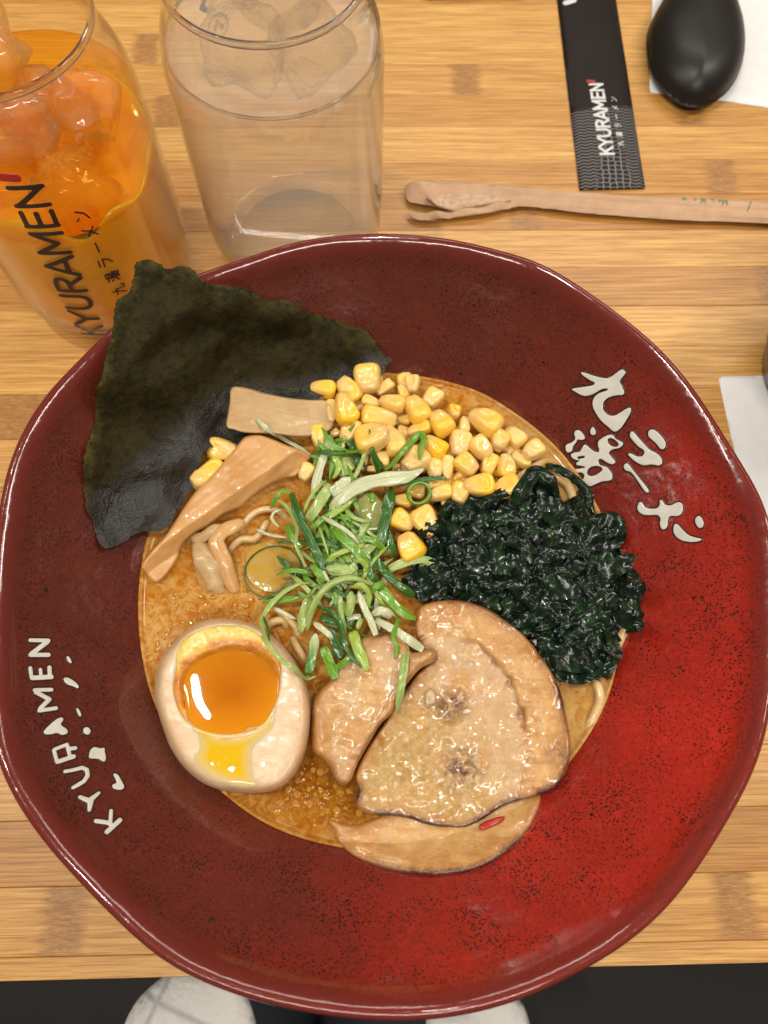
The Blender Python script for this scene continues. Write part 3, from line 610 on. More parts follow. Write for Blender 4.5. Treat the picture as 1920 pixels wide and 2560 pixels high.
# ================================================================== egg
eggp = Z5([(320,203),(370,203),(430,212),(480,230),(530,265),(575,310),(610,360),(640,420),(655,480),(657,550),(650,620),(635,680),(605,740),(565,780),(515,800),(450,806),(390,802),(330,790),(270,760),(215,710),(175,650),(155,600),(135,540),(120,480),(120,430),(130,370),(155,320),(195,275),(240,235),(280,212)])
yolkp = Z5([(320,232),(390,228),(450,240),(500,275),(540,320),(555,380),(552,450),(532,510),(502,560),(455,595),(390,607),(320,600),(260,580),(215,540),(190,480),(185,430),(195,370),(200,310),(240,262)])
liqp = Z5([(340,325),(390,312),(450,322),(505,350),(538,395),(545,450),(530,510),(500,560),(452,592),(400,604),(330,600),(275,580),(242,540),(230,490),(225,430),(245,380),(290,345)])
ecx, ecy = 582, 1766
eggz = lambda u, v: 4.72 - .0007 * (v - ecy) + .0003 * (u - ecx)
yf, lf = f_poly(smooth_poly(yolkp, 3)), f_poly(smooth_poly(liqp, 3))
egg = tag(empty('egg_half', P3(ecx, ecy, 3.4)), 'halved marinated egg, cut face up with a runny orange yolk, by the left wall', 'egg')
EAT = P3(ecx, ecy, 3.4)
def egg_top(u, v, s):
    k = np.clip(s / .42, 0, 1); y = yf(u, v) / 78
    z = eggz(u, v) - .85 * (1 - np.sqrt(np.clip(1 - (1 - k) ** 3.4, 0, 1))) + .04 * fbm(u / 70, v / 70, 8., 3)
    return z - .30 * np.clip((y + .02) / .2, 0, 1) * np.clip((1835 - v) / 110, 0, 1) - .14 * np.clip((y + .02) / .1, 0, 1)
def egg_bot(u, v, s): return np.minimum(eggz(u, v) - .97 - 1.0 * np.sqrt(np.clip(s / 1.4, 0, 1)), egg_top(u, v, s) - .02)
under(puff('egg_white', f_poly(smooth_poly(eggp, 3)), 4.2, egg_top, egg_bot, EGG, unit=1/78.), egg, EAT)
ty = NT('yolk_set'); nn = ty.noise(2.2, 4, .6); e_ = ty.attr('rimy')
ty.set(color=ty.mix(e_, ty.mix(ty.rng(nn, .35, .65), (.50, .17, .012), (.66, .29, .03)), ty.mix(ty.rng(nn, .4, .65), (.80, .60, .17), (.76, .52, .10))), rough=.22, sss=.4, sss_r=(1, .5, .1), sss_s=.004, coat=.5, coat_rough=.07)
b_ = ty.bump(nn, .4, .2); ty.bump(ty.noise(10, 3, .7), .4, .06, normal=b_)
lfd = lambda u, v: np.clip(-lf(u, v) / 30 - .75 + .35 * fbm(u / 22, v / 22, 5, 2), 0, 1)
under(puff('yolk_rim', f_grow(yf, 1.0), 3.6, lambda u, v, s: eggz(u, v) + .07 * np.clip(s / .08, 0, 1) - .26 * np.clip((lf(u, v) / 78 + .20) / .26, 0, 1) * np.clip((1835 - v) / 110, 0, 1) - .06 + .04 * fbm(u / 16, v / 16, 3., 3), lambda u, v, s: eggz(u, v) - .52 + 0 * u, ty.m, unit=1/78.,
    attrs={'rimy': lambda u, v, s: np.clip(lfd(u, v) * np.clip((1800 - v) / 120, 0, 1) * 1.6, 0, 1)}), egg, EAT)
tl = NT('yolk_runny'); sd_ = tl.attr('sd'); n_ = tl.noise(1.2, 3, .5)
tl.set(color=tl.mix(tl.rng(tl.xyz()[1], 1.8, 4.2, 0, .6), tl.mix(tl.rng(tl.math('ADD', sd_, tl.math('MULTIPLY', n_, .3)), .1, 1.5), (.72, .27, .006), (.50, .14, .002)), (.34, .09, .003)), rough=.01, sss=.5, sss_r=(1, .42, .05), sss_s=.006, coat=.6, coat_rough=.01)
under(puff('yolk', f_grow(lf, 4), 3.6, lambda u, v, s: 4.665 + .03 * np.sqrt(np.clip(s / .12, 0, 1)) + .002 * vnoise(u / 60, v / 60), lambda u, v, s: eggz(u, v) - .5 + 0 * u, tl.m, unit=1/78.), egg, EAT)
ts = NT('yolk_spill'); ts.set(color=ts.mix(ts.rng(ts.math('ADD', ts.attr('sd'), ts.math('MULTIPLY', ts.noise(1.2, 3), .3)), .12, .62), (.71, .53, .32), (.80, .46, .010)), rough=.07, sss=.4, sss_r=(1, .6, .1), sss_s=.004, coat=.8, coat_rough=.03)
spf = f_poly(smooth_poly(Z5([(250,560),(330,590),(400,592),(460,575),(505,540),(540,505),(540,575),(505,615),(468,660),(470,740),(482,785),(440,795),(390,790),(320,760),(262,715),(245,680),(268,640)]), 3))
ef = f_poly(smooth_poly(eggp, 3))
under(puff('yolk_spill', spf, 3.6, lambda u, v, s: egg_top(u, v, ef(u, v) / 78) + np.where(yf(u, v) > -6, .06, 0) + .022 * np.clip(s / .5, 0, 1) - .004, lambda u, v, s: egg_top(u, v, ef(u, v) / 78) - .06, ts.m, unit=1/78.), egg, EAT)

# ================================================================== braised pork
PG = 'braised pork slices'
_sm = f_stroke(spline(Z5([(1030,280),(1070,262),(1130,258),(1200,280),(1270,325),(1330,395),(1368,470),(1388,550),(1398,640),(1400,720),(1380,800)]), 4), .5); SEAM = lambda u, v: _sm(u + 7 * vnoise(u / 16, v / 16, 1.), v + 7 * vnoise(u / 16, v / 16, 6.))
SEAM2 = f_stroke(Z5([(1040,380),(1080,345),(1150,330),(1220,360)]), .5)
seamf = lambda u, v, s: np.clip((np.exp(-(SEAM(u, v) / 6.) ** 2) + .6 * np.exp(-(SEAM2(u, v) / 5.) ** 2)) * np.clip(.45 + 1.3 * vnoise(u / 45, v / 45, 8.), 0, 1), 0, 1)
BAND = f_poly(smooth_poly(Z5([(1030,280),(1070,262),(1130,258),(1200,280),(1270,325),(1330,395),(1368,470),(1388,550),(1398,640),(1400,720),(1380,800),(1500,830),(1650,700),(1600,400),(1400,150),(1100,100),(1000,150)]), 2))
fA = lambda u, v, s: np.clip(BAND(u, v) / 12 + .5, 0, .95) + np.clip(vnoise(u / 55, v / 90, 3.) * 1.4 - .3, 0, .8)
chA = lambda u, v, s: np.clip(1 - np.hypot(u - 1150, v - 1920) / 85, 0, 1) * 1.3 + np.clip(1 - np.hypot((u - 1128) / 1.2, v - 1765) / 60, 0, 1) * 1.4 + np.clip(1 - np.hypot(u - 1400, v - 1880) / 60, 0, 1)
def shA(u, v, s):
    roll = .09 * np.clip(BAND(u, v) / 30, 0, 1) - .10 * seamf(u, v, s) + .015 * (1 - 2 * np.abs(vnoise(u / 34 + v / 80, v / 60, 4.)))
    dent = -.28 * np.clip(1 - np.hypot(u - 1125, v - 1765) / 55, 0, 1)
    return roll + dent + .06 * fbm(u / 80, v / 80, 1., 2) + .012 * vnoise(u / 16, v / 16, 3)
AP = Z5([(1040,160),(1100,142),(1180,140),(1250,160),(1320,200),(1390,255),(1450,325),(1495,395),(1525,460),(1540,530),(1555,610),(1555,680),(1540,740),(1505,785),(1450,810),(1390,830),(1330,850),(1280,880),(1240,905),(1190,925),(1120,925),(1060,915),(1000,895),(940,885),(870,880),(815,850),(822,790),(815,740),(850,660),(890,600),(930,540),(960,480),(1000,430),(1040,380),(1080,340),(1050,320),(1030,290),(1020,240),(1025,190)])
slab('pork_slice', AP, PORK, lin((980, 1900), 3.86, (1300, 1650), 4.16), 2.9, 'large round braised pork slice with glistening browned face, lying on top', 'pork slice', PG, cell=4, edge=.10, thick=.16, shape=shA, attrs={'fat': fA, 'oil': lambda u, v, s: np.clip(.5 + ((1120 - u) * .8 + (v - 1800) * .5) / 120 + .5 * vnoise(u / 40, v / 40, 4.), 0, 1), 'char': chA, 'seam': seamf, 'burn': lambda u, v, s: np.clip(np.clip((v - 1950) / 40, 0, 1) * np.clip((u - 1100) / 150, .55, 1) + .75 * (u > 1340) + .9 * vnoise(u / 60, v / 60, 7.) + .12, 0, 1)}, wob=.05)
fB = lambda u, v, s: np.clip(.5 + vnoise(u / 40, v / 80, 5.), 0, 1)
slab('pork_slice', Z5([(1010,320),(1060,305),(1090,310),(1085,350),(1040,375),(1000,420),(960,480),(940,530),(900,570),(870,620),(840,670),(815,720),(797,765),(765,780),(735,755),(725,715),(700,690),(665,660),(660,600),(665,500),(690,450),(720,420),(760,360),(800,300),(850,260),(930,250),(980,280)]), PORK,
     lin((780, 1700), 4.0, (1060, 1640), 4.52), 3.1, 'folded pale pork slice between the egg and the large round slice', 'pork slice', PG, cell=4, edge=.2, thick=.30,
     shape=lambda u, v, s: .05 * np.sin((u + .45 * (v - 1600)) / 21.) * np.clip(s / .3, 0, 1) + .05 * fbm(u / 40, v / 40, 2., 2), attrs={'fat': fB, 'oil': lambda u, v, s: np.clip(.6 * vnoise(u / 40, v / 40, 9.), 0, 1), 'char': lambda u, v, s: 0 * u, 'burn': lambda u, v, s: np.clip(.1 + 1.0 * vnoise(u / 50, v / 50, 3.), 0, 1)})
slab('pork_slice', Z5([(720,895),(735,935),(745,965),(800,1018),(870,1052),(960,1078),(1060,1090),(1150,1085),(1240,1065),(1310,1030),(1370,980),(1410,930),(1440,870),(1452,810),(1380,780),(1200,800),(1000,840),(860,900),(800,915)]), PORK,
     onwall(lin((830, 2060), 3.50, (1200, 2120), 3.62), .22), 2.6, 'lowest pork slice peeking out below the large round one at the near shore', 'pork slice', PG, cell=4, edge=.16, thick=.16,
     shape=lambda u, v, s: .10 * np.clip(s / .4, 0, 1) + .04 * fbm(u / 60, v / 60, 4, 2), attrs={'oil': lambda u, v, s: np.clip((1000 - u) / 120, 0, 1), 'fat': lambda u, v, s: np.clip(.85 + .3 * vnoise(u / 40, v / 40), 0, 1), 'char': lambda u, v, s: 0 * u, 'burn': lambda u, v, s: np.clip((u - 830) / 200, .3, 1) * np.clip((v - 2060) / 50, 0, 1)})
tag(slab('pepper_scrap', Z5([(1243,915),(1290,892),(1328,886),(1322,905),(1270,930),(1247,934)]), m_plain('red_pepper', (.45, .02, .01), .2, 9, .3, coat=.5), 4.0, 3.5, 'small red pepper scrap in the gap below the large pork slice', 'pepper scrap', cell=3, edge=.1, thick=.1))
tag(slab('garlic_bit', C2([(1400,1120),(1430,1070),(1480,1080),(1490,1180),(1440,1210),(1405,1230)]), m_plain('garlic', (.62, .45, .27), .25, 5, .3, coat=.4), 4.25, 3.9, 'small pale chopped garlic bit on the middle of the large pork slice', 'garlic', cell=3, edge=.08, thick=.15))

# ================================================================== corn
def kernel_mesh(seed):
    rs = np.random.default_rng(seed); nu, nv = 22, 14; V = []
    for i in range(nv + 1):
        ph = math.pi * i / nv
        for j in range(nu):
            a = 2 * math.pi * j / nu; e = .62
            sg = lambda q, p: math.copysign(abs(q) ** p, q)
            x = sg(math.cos(a), e) * sg(math.sin(ph), .7); y = sg(math.sin(a), e) * sg(math.sin(ph), .7); z = sg(math.cos(ph), .68)
            V.append((x, y, z))
    V = np.array(V)
    tipn = np.clip((1 - V[:, 0]) / 2, 0, 1)                       # narrow end at -x
    wdt = 1 - .42 * tipn ** 1.3; V[:, 1] *= wdt; V[:, 2] *= 1 - .28 * tipn
    V[:, 2] -= .24 * np.exp(-((V[:, 0] - .25) ** 2 + V[:, 1] ** 2) / .22) * (V[:, 2] > 0) * (.4 + rs.random())   # dimple
    V[:, 0] = np.where(V[:, 0] < -.78, -.78 - .15 * rs.random() + (V[:, 0] + .78) * .3, V[:, 0])                  # cut end
    V += .085 * np.stack([vnoise(V[:, 0] * 1.8 + seed, V[:, 1] * 1.8, V[:, 2] * 1.8 + 3 * k) for k in range(3)], 1)
    Fk = [(i * nu + j, (i + 1) * nu + j, (i + 1) * nu + (j + 1) % nu, i * nu + (j + 1) % nu) for i in range(nv) for j in range(nu)]
    me = bpy.data.meshes.new('corn_kernel'); me.from_pydata((V * CM * .5).tolist(), [], Fk); me.polygons.foreach_set('use_smooth', [True] * len(me.polygons))
    at = me.attributes.new('tip', 'FLOAT', 'POINT'); at.data.foreach_set('value', tipn); me.materials.append(CORN); me.update()
    import bmesh
    bm = bmesh.new(); bm.from_mesh(me); bmesh.ops.remove_doubles(bm, verts=bm.verts, dist=1e-7); bmesh.ops.recalc_face_normals(bm, faces=bm.faces); bm.to_mesh(me); bm.free()
    return me
KM = [kernel_mesh(s) for s in range(9)]
CG = 'sweetcorn kernels heaped in the far part of the bowl'
# (x, y, length, width, direction of the wide end in degrees, tone 0 pale .. 1 yellow, z, label) in each zoom's own pixels
KS3 = [(280,385,262,185,0,.85,3.95,'yellow kernel farthest left in the back row, beside the nori'),
 (550,392,265,235,-45,.8,3.98,'two-toned kernel between the leftmost back kernel and the big pale one'),
 (745,282,300,285,100,.45,4.15,'big pale yellow kernel at the very top of the heap against the nori'),
 (915,370,215,125,45,.1,3.85,'wrinkled small pale kernel right of the big top one'),
 (1210,335,198,160,90,.1,3.9,'round pale kernel alone nearest the far red wall'),
 (1110,415,160,120,-60,.8,3.72,'yellow kernel tucked under the round pale wall kernel'),
 (1412,487,225,205,60,.2,3.85,'pale squarish kernel by the far shoreline'),
 (510,590,300,235,-70,.95,4.35,'glossy bright yellow kernel lying on top beside the flat bamboo shoot'),
 (365,610,260,130,95,.1,3.9,'pale kernel pinned under the glossy one at the bamboo shoot end'),
 (780,515,190,125,170,.25,3.9,'small pale kernel below the big top kernel'),
 (1000,530,250,185,-15,.3,4.05,'blocky pale kernel with a groove, near the back of the heap'),
 (1250,590,300,240,-60,.7,4.1,'large yellow bean-shaped kernel near the back right'),
 (870,680,350,215,175,.55,4.1,'long wrinkled kernel in the middle of the left heap'),
 (560,815,250,215,60,.1,3.95,'pale kernel below the glossy one, above the scallions'),
 (230,872,225,160,100,.7,3.95,'yellow kernel standing apart at the lower end of the flat bamboo shoot'),
 (400,840,100,90,30,.15,3.7,'tiny pale kernel beside the apart-standing one'),
 (790,890,320,300,190,.5,4.35,'biggest kernel, pale and dented, above the green scallion loop'),
 (1015,925,310,215,-70,.2,4.1,'pale smooth kernel leaning right of the biggest one'),
 (1120,700,140,110,0,.5,3.7,'dim kernel in the gap under the bean-shaped one'),
 (1280,800,235,150,20,.7,3.95,'yellow kernel just above the hooked scallion tip'),
 (1505,735,270,235,-60,.75,4.15,'yellow kernel with a pale cut end right of centre'),
 (1430,980,260,205,-35,1,4.1,'brightest orange yellow kernel beside the hooked scallion tip'),
 (1100,860,190,140,80,.0,3.6,'sunken pale kernel in the broth above the scallion hook'),
 (710,1090,160,100,95,.3,3.75,'small dim kernel behind the dark scallion shred'),
 (865,1110,190,180,0,.1,3.9,'pale kernel below the biggest one'),
 (1235,1130,275,270,45,.05,4.1,'wrinkled pale kernel under the scallion hook'),
 (1440,1205,200,170,95,.15,4.0,'pale upright kernel right of the wrinkled one'),
 (1570,1200,240,130,90,.1,4.0,'narrow pale kernel standing upright beside the wide white scallion tip'),
 (110,1240,170,150,60,.15,3.8,'pale kernel at the tip of the long bamboo shoot'),
 (1560,1050,110,100,0,.7,3.7,'little yellow kernel glimpsed under the brightest one'),
 (800,1212,130,80,0,.2,3.75,'sliver of pale kernel above the wide white scallion')]
KS4 = [(350,505,175,150,90,1,3.85,'small bright yellow kernel near the far shoreline'),
 (705,615,360,300,-30,.5,4.1,'large oblong kernel nearest the far right shore'),
 (465,650,185,135,-90,.0,3.95,'pointed pale cone-shaped kernel in the middle right'),
 (412,872,290,250,80,.0,4.0,'wrinkled beige kernel right of the brightest yellow one'),
 (650,915,265,240,130,.25,4.05,'kernel with a rough cut face below the large oblong one'),
 (868,838,240,225,75,.4,4.0,'smooth pale yellow kernel right of the cut-faced one'),
 (1045,795,245,215,-50,.1,3.75,'half sunk pale kernel at the far right shore'),
 (1250,955,260,225,40,.15,3.85,'pale kernel at the right end of the heap'),
 (490,1115,265,235,140,.6,4.05,'yellow kernel with a flat cut side in the lower middle'),
 (745,1115,270,190,70,.75,3.85,'dim yellow kernel between two cut-faced kernels'),
 (945,1120,245,210,-80,.55,3.95,'two-faced square kernel above the seaweed tip'),
 (1110,1060,240,150,-20,.1,3.75,'pale flat kernel under the right end one'),
 (635,1355,320,265,5,.9,4.05,'very glossy square kernel just above the seaweed'),
 (960,1385,310,270,20,.6,3.95,'yellow kernel half covered by a seaweed frond'),
 (412,1445,245,220,80,.5,3.95,'plump yellow kernel left of the very glossy one'),
 (200,1440,250,180,25,.6,3.95,'oval yellow kernel right of the green scallion ring'),
 (105,1345,160,130,0,.5,3.75,'dim kernel above the green scallion ring'),
 (240,1560,130,90,-60,.15,3.75,'small pale wedge kernel below the oval one')]
KS1 = [(1215,872,195,165,150,.75,3.85,'yellow kernel left in the pair below the scallion ring'),
 (1412,885,240,205,120,.35,3.95,'pale square kernel right in the pair below the scallion ring'),
 (1278,1082,220,205,-60,.9,3.95,'lowest bright yellow kernel, alone above the pale scallion frond'),
 (1215,700,140,110,0,.5,3.7,'dim kernel left of the green scallion ring'),
 (1500,575,140,100,20,.35,3.75,'dim kernel above the oval one by the ring')]
KZ3 = [(690,1012,145,110,170,.35,3.8,'pale yellow kernel beside the nori above the long bamboo shoot'),
 (622,1132,160,112,40,.75,3.75,'bright kernel between the nori and the long bamboo shoot'),
 (1092,1128,75,60,60,.1,3.8,'little kernel behind the white scallion near the bamboo tip')]
used = 0
def kern(x, y, L, Wd, ang, tone, z, label, s, group=CG):
    global used
    me = KM[used % 9]; used += 1
    o = bpy.data.objects.new('corn_kernel', me); col.objects.link(o)
    ppc = 75.0; l_, w_ = L / s / ppc * 1.16, Wd / s / ppc * 1.20
    o.location = Vector(P3(x, y, z)) * CM; o.scale = (l_, w_, min(l_, w_) * random.uniform(.8, .95))
    o.rotation_euler = (random.uniform(-.35, .35), random.uniform(-.3, .3), math.radians(ang)); o['tone'] = float(tone)
    tag(o, label, 'corn kernel', group); return o
for lst, zf, s in ((KS3, C3, 4.1475), (KS4, C4, 4.608), (KS1, C1, 3.318), (KZ3, Z3, 1.929)):
    for k in lst:
        q = zf([(k[0], k[1])])[0]; kern(q[0], q[1], *k[2:], s)
for q in [(905,1010),(985,1040),(1010,1105),(880,1090),(950,1130),(1100,1070),(1130,1150),(1180,1120),(1230,1105),(1090,1180),(1160,1205),(1040,1220),(1250,1160),(1200,1215),(870,960),(1015,955),(915,1075),(1065,1130),(1150,1085),(985,1130),(1120,1190),(1225,1060),(1270,1110),(800,1010),(860,1000),(1000,1180),(930,960),(1060,1030),(1290,1140)]:
    kern(q[0] + random.uniform(-6, 6), q[1] + random.uniform(-6, 6), 50, 42, random.uniform(0, 360), random.uniform(.1, .6), 3.48, 'pale corn kernel mostly sunk in broth in a gap of the heap', 1.0, 'corn kernels sunk in the gaps of the heap')
# ================================================================== wakame
WP = Z4([(600,840),(650,820),(700,790),(700,740),(740,725),(800,765),(850,720),(920,690),(1000,675),(1040,650),(1075,570),(1110,565),(1150,620),(1220,650),(1250,690),(1300,650),(1340,650),(1370,700),(1380,750),(1430,800),(1470,850),(1500,920),(1530,990),(1540,1060),(1565,1100),(1550,1150),(1560,1230),(1540,1275),(1510,1300),(1480,1380),(1440,1430),(1450,1480),(1430,1515),(1390,1490),(1320,1500),(1270,1490),(1230,1525),(1190,1470),(1150,1400),(1100,1340),(1000,1260),(900,1200),(800,1160),(700,1150),(620,1150),(560,1100),(550,1040),(600,990),(640,930),(600,880)])
wkf0 = f_poly(smooth_poly(WP, 3))
wkf = lambda x, y: wkf0(x, y) + 7 * vnoise(x / 15, y / 15, 3.) + 3 * vnoise(x / 6, y / 6, 1.) - 4
wkf.box = wkf0.box
def wk_base(u, v): return 3.55 + .50 * np.clip(wkf0(u, v) / 90, 0, 1) ** .7
def wk_top(u, v, s):
    k = np.clip(s / .35, 0, 1); wx, wy = u + 22 * fbm(u / 50, v / 50, 2, 2), v + 22 * fbm(u / 50, v / 50, 9, 2)
    rg = 1 - 2 * np.abs(vnoise(wx / 30, wy / 30, .3)); rg2 = 1 - 2 * np.abs(vnoise(wx / 13, wy / 13, 5.3))
    z = wk_base(u, v) - .45 * (1 - np.sqrt(np.clip(1 - (1 - k) ** 2, 0, 1))) + .15 * rg * k + .07 * rg2 * k
    x, y = P(u, v, z); return np.maximum(z, bowl_h(x, y) + .03)
bpyw = [puff('wakame_mass', wkf, 3.0, wk_top, lambda u, v, s: np.minimum(3.2, wk_top(u, v, s) - .05), WAKAME, unit=1/78.)]
# crinkled fronds spread over the mass, one mesh
VV, FF, base_i, placed = [], [], 0, 0
while placed < 230:
    u, v = random.uniform(*[wkf0.box[i] for i in (0, 2)]), random.uniform(*[wkf0.box[i] for i in (1, 3)])
    if float(wkf0(np.array([u]), np.array([v]))[0]) < (12 if placed < 120 else 22): continue
    placed += 1
    L = random.uniform(.8, 2.2); wdt = random.uniform(.25, .75); a0 = random.uniform(0, 6.283); cu = random.uniform(-2.6, 2.6)
    x0, y0, z0 = P3(u, v, float(wk_base(u, v)) + random.uniform(-.05, .16)); N, M = 14, 7
    a = a0; x, y, z = x0 - .5 * L * math.cos(a0), y0 - .5 * L * math.sin(a0), z0; hump = random.uniform(-.06, .16); tw = random.uniform(-.9, .9); sd_ = random.uniform(0, 40)
    for i in range(N):
        t_ = i / (N - 1); a = a0 + cu * (t_ - .5); x += L / N * math.cos(a); y += L / N * math.sin(a)
        zz = z0 + hump * math.sin(math.pi * t_); tilt = tw * (t_ - .3) + .4 * math.sin(sd_)
        for j in range(M):
            s_ = (j / (M - 1) - .5) * wdt * math.sin(math.pi * min(1, .12 + t_ * .85)) ** .6
            ruff = .075 * math.sin(t_ * 15 + sd_ + j * .5) * abs(j / (M - 1) - .5) * 2
            VV.append((x - math.sin(a) * s_ * math.cos(tilt), y + math.cos(a) * s_ * math.cos(tilt), zz + s_ * math.sin(tilt) + ruff))
    for i in range(N - 1):
        for j in range(M - 1): FF.append((base_i + i * M + j, base_i + (i + 1) * M + j, base_i + (i + 1) * M + j + 1, base_i + i * M + j + 1))
    base_i += N * M
VV = np.array(VV); hb = bowl_h(VV[:, 0], VV[:, 1]); VV[:, 2] = np.maximum(VV[:, 2], hb + .04)
n0 = len(VV); th_ = VV - np.array([0, 0, .018])
fr = obj('wakame_fronds', np.vstack([VV, th_]), FF + [tuple(i + n0 for i in f[::-1]) for f in FF], WAKAME); fr.parent = bpyw[0]
tag(bpyw[0], 'glossy dark green heap of crinkled wakame seaweed beside the white lettering', 'seaweed', kind='stuff')
WFG = 'wakame fronds sticking out of the seaweed heap'
for lab, pts, w_ in [('wakame frond reaching left over the corn, its tip bent down', [(1190,1290,3.9),(1205,1265,4.15),(1240,1240,4.2),(1272,1226,4.1),(1284,1222,4.0)], .42),
    ('rounded wakame lobe standing at the top of the heap towards the rim', [(1275,1270,4.0),(1300,1235,4.3),(1325,1195,4.4),(1340,1180,4.3),(1375,1205,4.2),(1392,1240,4.0)], .55),
    ('wakame frond curving along the far wall beside the white lettering', [(1365,1165,3.75),(1400,1175,4.0),(1440,1200,4.25),(1470,1235,4.45),(1472,1270,4.4)], .34),
    ('pointed wakame frond sticking out right onto the red wall', [(1540,1530,4.4),(1570,1555,4.75),(1590,1560,4.95),(1610,1563,5.0)], .55),
    ('flat wakame flap on the right wall above the pointed frond', [(1540,1480,4.5),(1570,1470,4.85),(1595,1465,5.0),(1590,1500,4.9)], .5),
    ('wakame frond at the lower tip of the heap beside the pork', [(1370,1630,3.8),(1400,1660,3.85),(1395,1695,3.7)], .5),
    ('wakame frond at the right lower tip of the heap', [(1490,1640,3.8),(1510,1670,3.8),(1522,1695,3.75)], .45),
    ('small upright wakame curl at the left top of the heap by the corn', [(1105,1300,3.8),(1115,1275,4.1),(1130,1262,4.15),(1145,1290,4.0)], .36),
    ('left wakame lobe beside the lowest bright corn kernel', [(1040,1340,3.8),(1060,1325,4.1),(1090,1318,4.2),(1110,1340,4.0)], .5)]:
    tag(ribbon('wakame_frond', [P3(*p) for p in pts], w_, WAKAME, thick=.07, curl=.35, taper=(.6, .35), flutter=.06, nprof=9), lab, 'seaweed frond', WFG)

